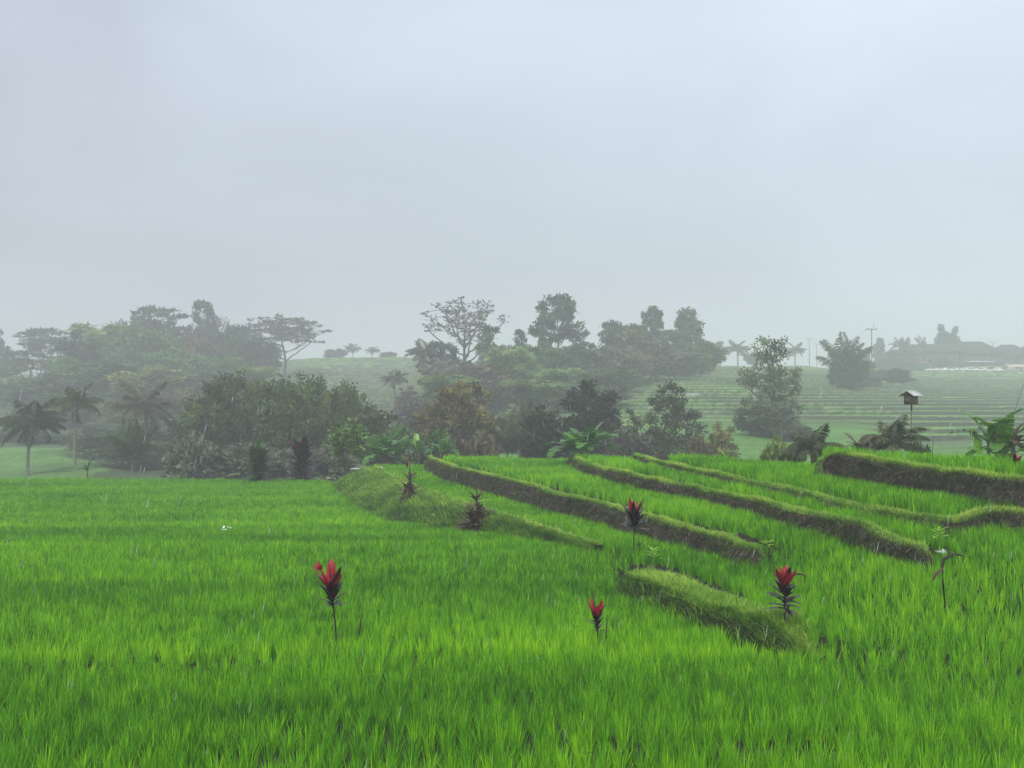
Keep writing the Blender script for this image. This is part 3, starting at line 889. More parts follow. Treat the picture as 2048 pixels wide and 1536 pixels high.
def make_plume(name, seed, nculm=26, spread=3.2, H=10.0):
    """bamboo like clump: arching canes with leaf sprays"""
    r = np.random.default_rng(seed)
    rt = root(name); mb = MB(); Ps = []; Ds = []; Ts = []
    for _ in range(nculm):
        a = r.random() * 2 * PI; h = H * (0.55 + 0.45 * r.random()); o = spread * (0.25 + 0.75 * r.random())
        b = np.array([0.5 * math.cos(a), 0.5 * math.sin(a), -0.2])
        tip = np.array([o * math.cos(a), o * math.sin(a), h * (0.80 + 0.15 * r.random())])
        L_ = bez(b, (b * 0.85 + np.array([tip[0] * .2, tip[1] * .2, h * 1.15])), tip, 12)
        mb.tube(L_, np.linspace(0.06, 0.012, 12), 4, cap=False)
        k = 430
        t = 3 + 8 * r.random(k) ** 0.7; i0 = t.astype(int); f = (t - i0)[:, None]
        i0 = np.clip(i0, 0, 10)
        p = L_[i0] * (1 - f) + L_[i0 + 1] * f + r.normal(0, 0.28, (k, 3))
        Ps.append(p); Ds.append(np.stack([math.cos(a) + r.normal(0, .7, k), math.sin(a) + r.normal(0, .7, k), -0.5 + r.normal(0, .4, k)], 1))
        Ts.append(0.5 + 0.18 * r.normal() + r.normal(0, 0.15, k))
    mb.build("stems", M_BARK, rt, True)
    P = np.concatenate(Ps); n = len(P)
    V, T, A = leaf_cards(P, np.concatenate(Ds), 0.75 * (0.6 + 0.8 * r.random(n)), 0.22 * (0.6 + 0.8 * r.random(n)), np.concatenate(Ts), r)
    link("crown", mesh_np("crown", V, None, T, {"tone": A}), M_TREE, rt)
    return rt

def add_frond(mb, base, az, el, Lf, sag, r, npair=34, leaf=0.55, lw=0.07, tone=0.5, hang=0.6):
    """palm frond: an arching rib with two rows of hanging leaflets"""
    n = 12
    t = np.linspace(0, 1, n)
    ang = el - sag * t ** 1.5
    dr = np.cos(ang) * Lf / n; dz = np.sin(ang) * Lf / n
    rr = np.concatenate([[0], np.cumsum(dr[:-1])]); hz = np.concatenate([[0], np.cumsum(dz[:-1])])
    ca, sa = math.cos(az), math.sin(az)
    P = np.stack([base[0] + rr * ca, base[1] + rr * sa, base[2] + hz], 1)
    mb.tube(P, np.linspace(0.045, 0.01, n), 4, cap=False, tone=tone * 0.8 + 0.15)
    tt = np.linspace(0.16, 0.99, npair)
    q = np.stack([np.interp(tt, t, P[:, c]) for c in range(3)], 1)
    an = np.interp(tt, t, ang)
    fw = np.stack([np.cos(an) * ca, np.cos(an) * sa, np.sin(an)], 1)
    sd = np.array([-sa, ca, 0.0])
    for sg in (-1, 1):
        d = fw * 0.55 + sd * sg * 0.75 + np.array([0, 0, -1.0]) * (hang * (0.5 + 0.7 * r.random(npair)))[:, None] + r.normal(0, 0.07, (npair, 3))
        d = unit(d)
        l = leaf * np.sin(PI * (0.12 + 0.84 * tt)) ** 0.7 * (0.85 + 0.3 * r.random(npair))
        tip = q + d * l[:, None] + np.array([0, 0, -1.0]) * (0.18 * l)[:, None]
        m = q + d * l[:, None] * 0.5
        wv = unit(np.cross(d, np.array([0, 0, 1.0]))) * 0.3 + fw * 0.7
        V = np.stack([q, m + wv * lw * 0.6, tip, m - wv * lw * 0.6], 1).reshape(-1, 3)
        o = np.arange(npair) * 4
        mb.add(V, None, np.concatenate([np.stack([o, o + 1, o + 2], 1), np.stack([o, o + 2, o + 3], 1)]), np.clip(np.repeat(tone + r.normal(0, 0.1, npair), 4), 0, 1))

def make_palm(name, seed, Ht=5.0, nf=20, Lf=3.3, up=0.9, down=-0.5, trunk=0.14, sag=1.3, dead=3, nuts=False, hang=0.7):
    """coconut palm in metres: ringed leaning trunk, crown of fronds, dead fronds hanging below, nuts"""
    r = np.random.default_rng(seed)
    rt = root(name); mb = MB()
    n = 22
    zz = np.linspace(-0.4, Ht, n); lx = 0.5 * r.normal() * 0.08 * Ht
    tp = np.stack([lx * (zz / Ht) ** 2, 0.02 * zz * r.normal(), zz], 1)
    R = trunk * (1 + 0.5 * np.exp(-(zz + 0.4) / 0.5) - 0.25 * zz / Ht) * (1 + 0.06 * (np.arange(n) % 2))
    mb.tube(tp, R, 8)
    mb.build("trunk", M_PALE_BARK, rt, True)
    top = tp[-1]
    mb = MB()
    for i in range(nf):
        f = i / nf
        add_frond(mb, top + np.array([0, 0, 0.15 * (1 - f)]), i * 2.399 + r.normal(0, 0.15), up * (1 - f) + down * f + r.normal(0, 0.1) + (0.35 if i < 3 else 0), Lf * (0.75 + 0.35 * r.random()), sag * (0.7 + 0.5 * r.random()) * (0.6 if i < 3 else 1), r,
                  leaf=0.27 * Lf, lw=0.040 * Lf, tone=0.45 + r.normal(0, 0.12), hang=hang)
    mb.build("crown", M_TREE, rt)
    if dead:
        mb = MB()
        for i in range(dead):
            add_frond(mb, top - np.array([0, 0, 0.15]), r.random() * 2 * PI, -0.75 + r.normal(0, 0.2), Lf * 0.75, 0.9, r, leaf=0.16 * Lf, lw=0.03 * Lf, tone=0.35, hang=1.2)
        mb.build("dead_fronds", M_BROWNLEAF, rt)
    if nuts:
        mb = MB()
        for i in range(7):
            a = r.random() * 2 * PI; c = top + np.array([0.22 * math.cos(a), 0.22 * math.sin(a), -0.28 - 0.15 * r.random()])
            zz = np.array([-0.12, -0.09, -0.03, 0.05, 0.10, 0.12])
            mb.tube(np.stack([c[0] + 0 * zz, c[1] + 0 * zz, c[2] + zz], 1), np.array([0.01, 0.06, 0.095, 0.09, 0.045, 0.01]), 7, tone=0.5)
        mb.build("coconuts", M_BANSTEM, rt, True)
    return rt

def banana_leaf(mb, base, az, el, Lf, W, sag, r, tone, torn=0.5):
    n = 15
    t = np.linspace(0, 1, n)
    ang = el - sag * t ** 1.6
    d = Lf / n
    rr = np.concatenate([[0], np.cumsum(np.cos(ang[:-1]) * d)]); hz = np.concatenate([[0], np.cumsum(np.sin(ang[:-1]) * d)])
    ca, sa = math.cos(az), math.sin(az)
    P = np.stack([base[0] + rr * ca, base[1] + rr * sa, base[2] + hz], 1)
    mb.tube(P, np.linspace(0.035, 0.006, n), 5, cap=False, tone=min(1, tone + 0.25))
    prof = np.where(t < 0.16, 0, np.sin(PI * np.clip((t - 0.14) / 0.88, 0, 1)) ** 0.55) * W
    sd = np.array([-sa, ca, 0.0])
    upv = np.stack([-np.sin(ang) * ca, -np.sin(ang) * sa, np.cos(ang)], 1)
    for sg in (-1, 1):
        for i in range(2, n - 1):
            gap = 0.12 if r.random() < torn else 0.0
            dr = r.normal(0, 0.10) + (0.45 * torn if gap else 0.12)
            p0 = P[i]; p1 = P[i + 1] * (1 - gap) + P[i] * gap
            e0 = p0 + sd * sg * prof[i] + upv[i] * prof[i] * (0.25 - dr)
            e1 = p1 + sd * sg * prof[i + 1] + upv[i + 1] * prof[i + 1] * (0.25 - dr)
            m0 = (p0 + e0) / 2 + upv[i] * prof[i] * 0.10; m1 = (p1 + e1) / 2 + upv[i] * prof[i + 1] * 0.10
            tn = np.clip(tone + r.normal(0, 0.07), 0, 1)
            mb.add([p0, p1, m1, m0, e1, e0], [(0, 1, 2, 3), (3, 2, 4, 5)], None, tn)

def make_banana(name, seed, H, W, loc, stems=2, nl=7, mat=None, young=None, withered=0, lean=0.0, tone=0.45):
    """banana plants: sheathed stems and big arching torn leaves"""
    r = np.random.default_rng(seed)
    rt = root(name, loc)
    mb = MB(); lb = MB(); yb = MB(); wb = MB()
    for s in range(stems):
        a = r.random() * 2 * PI
        o = np.array([0.18 * W * math.cos(a) * (s > 0), 0.18 * W * math.sin(a) * (s > 0), 0])
        hs = H * (0.55 - 0.12 * s * r.random())
        tp = np.stack([o[0] + np.linspace(0, lean * H, 7), o[1] + 0 * np.linspace(0, 1, 7), np.linspace(-0.3, hs, 7)], 1)
        mb.tube(tp, np.array([0.12, 0.105, 0.095, 0.085, 0.075, 0.065, 0.05]) * (0.6 + 0.1 * H), 8)
        top = tp[-1]
        for i in range(nl):
            f = i / nl
            banana_leaf(lb, top, i * 2.399 + r.normal(0, 0.25) + s, 1.25 - 0.95 * f + r.normal(0, 0.1), (W * 0.62) * (0.8 + 0.35 * r.random()), W * 0.10, 0.9 + 0.9 * f, r, np.clip(tone + r.normal(0, 0.12), 0, 1))
        for i in range(withered):
            banana_leaf(wb, top - np.array([0, 0, 0.1]), r.random() * 2 * PI, -0.4 + r.normal(0, 0.2), W * 0.4, W * 0.06, 1.0, r, 0.4, 0.9)
    mb.build("stems", M_BANSTEM, rt, True)
    lb.build("leaves", mat or M_BANANA, rt)
    if young:
        for dx, dz, az, lf in young:
            banana_leaf(yb, (dx, -0.1, dz), az, 1.3, lf, lf * 0.17, 0.25, r, 0.97, 0.0)
        y = yb.build("young_leaf", M_BANANA, rt)
        tag(y, "unfurling yellow green leaf standing upright")
    if withered:
        wb.build("withered_leaves", M_BROWNLEAF, rt)
    return rt

def lance(mb, base, az, el, ln, wd, sag, tone, r, n=7):
    t = np.linspace(0, 1, n)
    ang = el - sag * t ** 1.4
    d = ln / (n - 1)
    rr = np.concatenate([[0], np.cumsum(np.cos(ang[:-1]) * d)]); hz = np.concatenate([[0], np.cumsum(np.sin(ang[:-1]) * d)])
    ca, sa = math.cos(az), math.sin(az)
    P = np.stack([base[0] + rr * ca, base[1] + rr * sa, base[2] + hz], 1)
    W = wd * 0.5 * np.sin(PI * (0.10 + 0.90 * t) ** 0.85) ** 0.8
    W[-1] = 0.001
    mb.strip(P, W, np.array([-sa, ca, 0]), fold=0.35, tone=np.clip(tone + r.normal(0, 0.1), 0, 1))

# ------------------------------------------------------------------ trees
PROTO = {}
def proto(kind):
    """first use returns the built tree itself, later uses a copy of it and its parts"""
    if kind not in PROTO:
        p = {
         'round': lambda: (make_tree("broadleaf_tree", 11, [(0, 0, 6.2, 3.2, 3.2, 3.6), (0.8, 0.4, 3.6, 2.8, 2.8, 2.0)], 120, 0.85, 60, 0.62, 0.30, limbs=10), 7.0),
         'tall': lambda: (make_tree("tall_tree", 12, [(0.2, 0, 7.7, 1.7, 1.7, 2.2), (-0.6, 0.4, 5.4, 2.2, 2.0, 1.8), (0.7, -0.3, 3.6, 2.2, 2.2, 1.7)], 85, 0.62, 46, 0.50, 0.26, limbs=12, top=0.8), 4.8),
         'tall2': lambda: (make_tree("tall_tree", 31, [(-0.2, 0, 8.2, 1.3, 1.3, 1.6), (0.9, 0.2, 6.2, 1.4, 1.4, 1.1), (-1.1, -0.3, 5.2, 1.6, 1.6, 1.3), (0.5, 0, 3.6, 1.7, 1.7, 1.2)], 70, 0.55, 40, 0.46, 0.26, limbs=13, top=0.84), 4.6),
         'airy': lambda: (make_tree("open_tree", 13, [(0, 0, 7.9, 2.1, 2.1, 2.0), (1.5, 0.3, 5.6, 1.6, 1.5, 1.3), (-1.5, -0.3, 5.8, 1.3, 1.4, 1.5)], 78, 0.50, 46, 0.42, 0.24, limbs=13, top=0.7, shell=3.0, start=0.32), 5.6),
         'umbrella': lambda: (make_tree("umbrella_tree", 14, [(0, 0, 8.6, 4.4, 4.0, 1.2), (1.2, 0, 6.9, 4.2, 3.2, 1.0), (-1.8, 0.4, 7.4, 2.8, 2.6, 0.9)], 92, 0.85, 34, 0.50, 0.24, limbs=13, flat=0.2, top=0.6, start=0.3, tr=0.2), 9.5),
         'bare': lambda: (make_tree("leafless_tree", 15, [(0, 0, 7.4, 4.0, 3.4, 2.6)], 150, 0.45, 7, 0.34, 0.16, limbs=18, flat=0.35, top=0.72, start=0.2, tr=0.2, shell=1.4, twig=0.045), 8.0),
         'lacy': lambda: (make_tree('wide_crowned_tree', 33, [(0, 0, 7.3, 4.6, 4.0, 2.5)], 170, 0.5, 17, 0.42, 0.2, limbs=16, flat=0.3, top=0.55, start=0.3, tr=0.2, shell=1.6, twig=0.05), 9.0),
         'feather': lambda: (make_tree("feathery_tree", 16, [(0, 0, 6.6, 5.2, 4.2, 2.9), (-2.6, 0.5, 4.6, 3.4, 3.0, 2.6), (2.8, -0.4, 4.4, 3.0, 3.0, 2.4)], 210, 0.80, 62, 0.55, 0.15, limbs=16, droop=0.75, top=0.55, start=0.2, tr=0.2), 12.0),
         'mid': lambda: (make_tree("leafy_tree", 17, [(0.3, 0, 6.8, 3.0, 2.8, 2.8), (-1.4, 0.3, 5.0, 2.6, 2.4, 2.2), (1.8, 0, 4.0, 2.2, 2.2, 1.9)], 170, 0.62, 52, 0.36, 0.17, limbs=15, top=0.6, start=0.2), 8.0),
         'dark': lambda: (make_tree("dense_tree", 18, [(0, 0, 6.6, 2.4, 2.4, 3.2), (0, 0, 3.8, 3.0, 3.0, 2.4)], 190, 0.62, 60, 0.36, 0.19, limbs=14, top=0.75, start=0.15), 6.4),
         'gap': lambda: (make_tree("open_tree", 19, [(0.3, 0, 7.6, 1.6, 1.6, 2.2), (-1.6, 0, 4.6, 2.3, 2.0, 2.4), (2.0, 0.3, 4.4, 1.7, 1.7, 2.4), (0.2, 0, 2.2, 3.2, 2.6, 1.4)], 170, 0.55, 44, 0.33, 0.17, limbs=16, top=0.72, start=0.18), 7.4),
         'bush': lambda: (make_tree("bush", 20, [(0, 0, 5.4, 4.4, 4.2, 4.2), (1.5, 0.5, 3, 4.2, 3.8, 2.6)], 130, 1.15, 56, 0.95, 0.46, limbs=10, top=0.4, start=0.08, tr=0.2), 10.5),
         'column': lambda: (make_tree("vine_clad_tree", 21, [(-0.1, 0, 8.6, 1.35, 1.3, 1.4), (0.1, 0, 7.0, 1.5, 1.4, 1.5), (-0.9, 0, 5.6, 1.7, 1.6, 1.6), (0.9, 0.2, 5.2, 1.7, 1.6, 1.8), (0, 0, 2.4, 2.6, 2.4, 2.2)], 135, 0.52, 40, 0.30, 0.15, limbs=16, top=0.88, start=0.2), 6.4),
         'cone': lambda: (make_tree("cypress_tree", 22, [(0, 0, 2.6, 1.7, 1.7, 2.4), (0, 0, 5.0, 1.4, 1.4, 2.2), (0, 0, 7.3, 0.95, 0.95, 2.0), (0, 0, 9.2, 0.4, 0.4, 1.0)], 230, 0.50, 60, 0.42, 0.24, limbs=8, top=0.9), 3.8),
         'plume': lambda: (make_plume("bamboo_clump", 23), 7.0),
         'palm': lambda: (make_palm("coconut_palm", 24, 6.6, 20, 4.0, trunk=0.16), 7.4),
         'palm2': lambda: (make_palm("coconut_palm", 25, 7.6, 17, 3.3, up=1.25, down=-0.15, trunk=0.15, sag=1.55), 5.6),
         'ypalm': lambda: (make_palm("young_palm", 26, 2.6, 17, 6.0, up=1.45, down=0.80, trunk=0.13, sag=1.15, dead=0, nuts=False, hang=0.55), 8.0),
         'shrub': lambda: (make_tree("slim_tree", 27, [(0, 0, 7.6, 2.3, 2.3, 2.3), (0.9, 0, 5.8, 1.9, 1.9, 1.2)], 52, 0.62, 34, 0.55, 0.26, limbs=12, top=0.75, start=0.42, tr=0.10), 5.6),
        }[kind]()
        zs = []
        for c in p[0].children:
            a = np.empty(len(c.data.vertices) * 3, np.float32); c.data.vertices.foreach_get('co', a); zs.append(a.reshape(-1, 3))
        zs = np.concatenate(zs)
        PROTO[kind] = [p[0], float(np.percentile(np.abs(zs[:, 0]), 98.5) * 2), float(np.percentile(zs[:, 2], 99.7))]
        return PROTO[kind]
    e = PROTO[kind]
    return [copy_tree(e[0]), e[1], e[2]]

def tree(kind, px, top, wpx, D, col, label, cat="tree", group=None, rz=None):
    o, W0, hp = proto(kind)
    zg = gz(px, D) - 0.15
    zt = CZ + (HOR - top) * D / F
    H = max(1.0, zt - zg)
    sw = (wpx * D / F) / W0
    o.location = (float(X(px, D)), D, zg)
    o.scale = (sw, sw, H / hp)
    o.rotation_euler = (0, 0, rz if rz is not None else (px * 12.9898 + top * 78.233) % 6.283)
    for c in o.children:
        if c.name.startswith("crown"): c.color = (*col, 1)
    tag(o, label, cat)
    if group: o["group"] = group
    elif "group" in o.keys(): del o["group"]
    return o

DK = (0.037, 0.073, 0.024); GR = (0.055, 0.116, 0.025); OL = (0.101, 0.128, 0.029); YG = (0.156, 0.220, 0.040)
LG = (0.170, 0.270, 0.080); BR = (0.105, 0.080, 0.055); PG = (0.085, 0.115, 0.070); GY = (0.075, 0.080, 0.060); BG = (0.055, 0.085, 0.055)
GW = "trees of the hazy left wood"
GC = "trees of the ridge wood"
T = tree
# hazy wood on the left hill
T('umbrella', 84, 656, 112, 305, BG, "flat topped layered tree at the left end of the hazy wood", group=GW)
T('umbrella', 62, 702, 118, 266, PG, "greener layered tree below the flat topped tree at the left end", group=GW)
T('tall', -6, 660, 50, 325, BG, "hazy tree cut by the left edge of the photo", group=GW)
T('dark', 155, 668, 100, 247, DK, "dark pointed tree between the layered tree and the yellowish bamboo", group=GW)
T('plume', 225, 652, 130, 275, YG, "yellowish bamboo clump high in the left wood", "bamboo", group=GW)
T('palm2', 243, 636, 50, 301, BG, "palm crown poking up above the yellowish bamboo", "palm", group=GW)
T('round', 292, 652, 135, 266, GR, "broad green tree right of the yellowish bamboo", group=GW)
T('umbrella', 316, 613, 100, 291, DK, "layered tree with long level boughs standing tall in the left wood", group=GW)
T('tall2', 405, 602, 78, 293, BG, "tallest tree of the left wood, narrow and knobbly", group=GW)
T('bare', 437, 632, 52, 299, GY, "pale leafless tree right beside the tallest tree of the left wood", group=GW)
T('round', 393, 668, 90, 278, BR, "brownish tree under the tallest tree of the left wood", group=GW)
T('shrub', 371, 688, 52, 267, (0.22, 0.14, 0.07), "orange tinged small tree in a gap of the left wood", group=GW)
T('round', 450, 658, 74, 284, DK, "round dark tree right of the tallest tree of the left wood", group=GW)
T('tall', 478, 651, 62, 291, BG, "open tree with lumpy top near the right end of the left wood", group=GW)
T('round', 512, 678, 92, 278, DK, "low dark tree beside the lone wide crowned tree", group=GW)
T('lacy', 570, 634, 150, 306, (0.085, 0.10, 0.06), "lone wide crowned sparse tree on a pale forked trunk, right of the left wood", rz=0.4)
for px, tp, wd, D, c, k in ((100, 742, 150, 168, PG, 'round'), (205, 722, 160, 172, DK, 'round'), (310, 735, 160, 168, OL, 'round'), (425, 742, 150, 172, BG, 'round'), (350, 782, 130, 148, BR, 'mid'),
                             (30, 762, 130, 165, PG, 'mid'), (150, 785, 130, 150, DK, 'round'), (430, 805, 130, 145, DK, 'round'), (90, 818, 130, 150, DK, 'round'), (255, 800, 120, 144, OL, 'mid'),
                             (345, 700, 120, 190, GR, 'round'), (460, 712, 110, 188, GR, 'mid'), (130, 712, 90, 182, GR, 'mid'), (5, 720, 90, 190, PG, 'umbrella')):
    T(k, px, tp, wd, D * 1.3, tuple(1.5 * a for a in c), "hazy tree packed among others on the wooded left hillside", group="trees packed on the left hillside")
T('plume', 505, 735, 80, 228, YG, "yellow green clump below the low dark tree of the left wood", "bamboo")
for px, tp, wd, D in ((110, 872, 150, 128), (215, 868, 150, 126), (330, 862, 140, 124), (20, 885, 110, 132), (420, 880, 110, 118)):
    T('bush', px, tp, wd, D * 1.28, (0.085, 0.115, 0.075), "dull bush at the foot of the left wood, along the valley floor", "bush", group="bushes at the foot of the left wood")
for px, tp, wd, D in ((195, 856, 120, 136), (285, 846, 150, 140), (370, 850, 130, 134), (430, 862, 110, 122), (245, 878, 110, 122), (330, 884, 120, 120), (110, 866, 130, 160), (20, 860, 120, 165)):
    T('mid', px, tp, wd, D, (0.080, 0.110, 0.075), "shadowy tree low in the left valley behind the palms", group="trees low in the left valley")
T('mid', 262, 880, 150, 116, (0.095, 0.125, 0.085), "pale shadowy tree right behind the bushy upright palm")
# palms of the left valley
T('palm', 56, 797, 132, 106, (0.026, 0.040, 0.017), "big dark coconut palm at the left, its lowest fronds hanging", "palm", rz=0.6)
T('palm2', 150, 766, 92, 116, (0.065, 0.085, 0.025), "tall slim coconut palm with a thin pale trunk beside the big dark palm", "palm", rz=2.0)
T('ypalm', 266, 838, 108, 106, (0.055, 0.085, 0.028), "bushy upright palm between the slim palm and the wide feathery trees", "palm", rz=1.0)
T('palm', 296, 760, 150, 128, (0.095, 0.095, 0.060), "brownish hazy palm behind the bushy upright palm", "palm", rz=4.0)
# wide feathery trees before the wood
T('feather', 476, 752, 214, 106, (0.066, 0.100, 0.032), "wide feathery tree, tallest of three, left of the other two", rz=0.2)
T('feather', 596, 756, 210, 101, (0.072, 0.110, 0.032), "wide feathery tree in the middle of three with drooping leaves", rz=2.3)
T('feather', 690, 770, 120, 99, (0.078, 0.118, 0.034), "narrower feathery tree at the right of the three feathery trees", rz=4.1)
T('bush', 384, 872, 96, 90, (0.12, 0.14, 0.09), "pale leaved bush at the left foot of the wide feathery tree", "bush")
T('shrub', 758, 812, 92, 97, (0.085, 0.115, 0.05), "small tree of drooping leaves right of the narrower feathery tree")
T('bush', 780, 862, 120, 92, GR, "green bush under the small drooping tree", "bush")
T('bush', 640, 896, 130, 90, (0.11, 0.125, 0.08), "greyish thicket under the feathery trees", "bush")
T('bush', 500, 892, 190, 92, (0.10, 0.125, 0.075), "dull thicket at the foot of the tallest feathery tree", "bush")
T('shrub', 692, 838, 78, 66.5, (0.12, 0.20, 0.05), "slim young tree with fresh green leaves on the field edge", rz=1.2)
# ridge wood in the middle
T('bare', 926, 600, 150, 226, GY, "nearly leafless tree with wide spreading boughs on the ridge", rz=0.5)
T('palm2', 850, 676, 78, 214, PG, "palm at the left foot of the leafless ridge tree", "palm")
T('airy', 884, 684, 86, 210, BG, "leafy tree before the lower left boughs of the leafless ridge tree", group=GC)
T('tall2', 978, 652, 66, 214, GR, "leafy tree before the lower right boughs of the leafless ridge tree", group=GC)
T('tall2', 1040, 660, 46, 222, BG, "thin straggly tree between the leafless tree and the great round crowned tree", group=GC)
T('airy', 1114, 590, 108, 226, (0.055, 0.092, 0.05), "great round crowned tree with bare lower stems, tallest on the ridge", rz=0.0)
T('round', 1078, 688, 96, 216, GR, "green tree at the left foot of the great round crowned tree", group=GC)
T('round', 1166, 688, 104, 214, DK, "dark tree at the right foot of the great round crowned tree", group=GC)
T('tall', 1222, 643, 66, 240, BG, "tree with two blunt tops left of the brownish ridge tree", group=GC)
T('tall', 1264, 650, 92, 234, OL, "brownish broad tree on the ridge below the thin topped tree", group=GC)
T('airy', 1304, 613, 62, 252, BG, "thin topped tree on a bare stem right of the brownish ridge tree", rz=1.0)
T('tall', 1380, 617, 72, 256, (0.06, 0.10, 0.055), "pointed leafy tree near the right end of the ridge wood", rz=2.0)
T('airy', 1338, 660, 84, 250, PG, "low open tree at the left foot of the pointed leafy ridge tree", group=GC)
T('round', 1404, 686, 86, 246, OL, "low tree closing the right end of the ridge wood", group=GC)
for px, tp, wd, D, c, k in ((902, 722, 130, 196, GY, 'round'), (962, 728, 120, 192, BR, 'round'), (1002, 692, 96, 206, GY, 'mid'), (1206, 698, 100, 212, GY, 'round'), (1256, 702, 120, 216, BR, 'mid'), (1300, 682, 110, 226, GY, 'round'),
                             (1350, 700, 110, 228, GY, 'round'), (1120, 700, 90, 208, DK, 'round'), (1060, 712, 100, 206, GR, 'mid'), (1210, 738, 120, 196, DK, 'round')):
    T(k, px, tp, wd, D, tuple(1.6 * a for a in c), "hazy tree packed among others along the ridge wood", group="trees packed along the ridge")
T('plume', 1018, 698, 96, 192, LG, "pale green bamboo clump under the thin straggly ridge tree", "bamboo")
T('plume', 1108, 738, 92, 184, LG, "pale green bamboo clump below the great round crowned tree", "bamboo")
T('plume', 1062, 762, 140, 166, (0.125, 0.20, 0.06), "wide green bamboo clump above the middle palms", "bamboo")
T('plume', 892, 752, 120, 170, (0.12, 0.19, 0.06), "green clump behind the olive brown domed tree", "bamboo")
T('mid', 985, 768, 100, 160, GY, "greyish tree right behind the olive brown domed tree")
T('bush', 1180, 770, 150, 172, PG, "greenish bush on the slope behind the dense dark tree", "bush")
T('palm2', 790, 738, 58, 190, PG, "small palm standing on the wet terraces left of the ridge wood", "palm")
T('gap', 818, 774, 74, 176, BR, "gnarled brown tree beside the small palm on the wet terraces")
T('bush', 845, 800, 90, 150, GY, "greyish bush between the gnarled tree and the olive brown tree", "bush")
# before the ridge
T('mid', 918, 768, 172, 96, (0.135, 0.118, 0.042), "olive brown domed tree in front of the ridge wood", rz=0.3)
T('bush', 950, 872, 96, 80, (0.11, 0.09, 0.045), "rusty brown bush at the right foot of the olive brown tree", "bush")
T('bush', 870, 868, 110, 82, GR, "green bush at the left foot of the olive brown tree", "bush")
T('ypalm', 1052, 800, 150, 108, (0.085, 0.105, 0.055), "large hazy palm left of the dense dark tree", "palm", rz=0.7)
T('ypalm', 1012, 838, 90, 96, (0.07, 0.09, 0.045), "smaller palm right of the rusty brown bush", "palm", rz=2.1)
T('ypalm', 1078, 850, 70, 90, (0.06, 0.08, 0.045), "low dark palm at the edge of the round dark bush", "palm", rz=3.3)
T('dark', 1178, 766, 128, 92, (0.034, 0.048, 0.026), "dense dark tree with a pointed top before the green hillside", rz=0.0)
T('bush', 1102, 826, 118, 82, (0.028, 0.040, 0.024), "round dark bush at the left foot of the dense dark tree", "bush")
T('gap', 1328, 768, 150, 90, (0.058, 0.074, 0.038), "grey green tree with a bare forked trunk showing through", rz=0.0)
T('bush', 1262, 862, 90, 84, GY, "grey bush between the dense dark tree and the forked tree", "bush")
T('gap', 1440, 850, 104, 76, (0.16, 0.14, 0.05), "thin golden leaved shrub right of the forked tree", "shrub", rz=0.8)
T('bush', 1405, 876, 60, 72, (0.10, 0.09, 0.045), "small rusty shrub at the left of the golden shrub", "shrub")
T('bush', 1562, 886, 88, 47, (0.14, 0.20, 0.06), "round fresh green bush behind the fourth terrace", "bush")
# the far hillside
T('column', 1543, 676, 122, 122, (0.105, 0.145, 0.060), "tall vine clad tree standing alone below the far terraces", rz=0.0)
T('bush', 1530, 810, 116, 119, (0.085, 0.115, 0.06), "dark thicket round the foot of the tall vine clad tree", "bush")
T('bush', 1588, 850, 70, 116, (0.09, 0.12, 0.065), "lower thicket at the right foot of the vine clad tree", "bush")
T('ypalm', 1688, 664, 96, 230, (0.06, 0.08, 0.045), "dense palm on the far terraces left of the field hut", "palm")
T('bush', 1692, 728, 66, 229, DK, "dark bush wrapped round the trunk of the dense far palm", "bush")
T('shrub', 1722, 722, 36, 236, DK, "thin dark tree between the dense far palm and the hut", "tree")
T('bush', 1748, 736, 40, 252, (0.20, 0.24, 0.07), "yellow green shrub behind the field hut", "shrub")
T('bush', 1790, 738, 58, 268, BG, "hazy bush right of the field hut", "bush")
T('palm2', 1622, 848, 120, 46, (0.075, 0.095, 0.045), "young palm behind the left end of the topmost bank", "palm", rz=0.4)
T('palm2', 1786, 832, 118, 40, (0.075, 0.092, 0.048), "young palm beside the birdhouse pole", "palm", rz=2.2)
T('bush', 1840, 884, 40, 36, (0.06, 0.08, 0.045), "low dark weeds at the foot of the birdhouse pole", "bush")
# skyline
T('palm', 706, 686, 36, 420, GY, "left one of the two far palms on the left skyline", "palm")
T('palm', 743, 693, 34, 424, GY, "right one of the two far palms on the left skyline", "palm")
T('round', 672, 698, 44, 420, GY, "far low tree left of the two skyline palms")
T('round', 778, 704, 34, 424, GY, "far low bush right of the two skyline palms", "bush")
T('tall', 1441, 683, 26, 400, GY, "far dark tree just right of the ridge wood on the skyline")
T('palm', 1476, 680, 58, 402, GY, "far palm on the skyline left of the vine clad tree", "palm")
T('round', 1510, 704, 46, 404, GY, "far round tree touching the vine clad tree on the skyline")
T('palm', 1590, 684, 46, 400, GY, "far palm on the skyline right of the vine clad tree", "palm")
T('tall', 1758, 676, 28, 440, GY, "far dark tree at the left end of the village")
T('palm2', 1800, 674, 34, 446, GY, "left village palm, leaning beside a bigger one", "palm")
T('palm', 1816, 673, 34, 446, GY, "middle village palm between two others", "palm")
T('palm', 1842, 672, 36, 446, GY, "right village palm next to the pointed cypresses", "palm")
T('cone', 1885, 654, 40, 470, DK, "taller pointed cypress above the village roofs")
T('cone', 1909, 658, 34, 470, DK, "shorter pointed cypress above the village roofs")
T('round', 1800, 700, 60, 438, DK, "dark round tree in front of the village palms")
for px, tp, wd in ((1776, 712, 36), (1816, 716, 34), (1884, 716, 26)):
    T('round', px, tp, wd, 432, DK, "low dark tree among the village houses", group="low trees among the village houses")

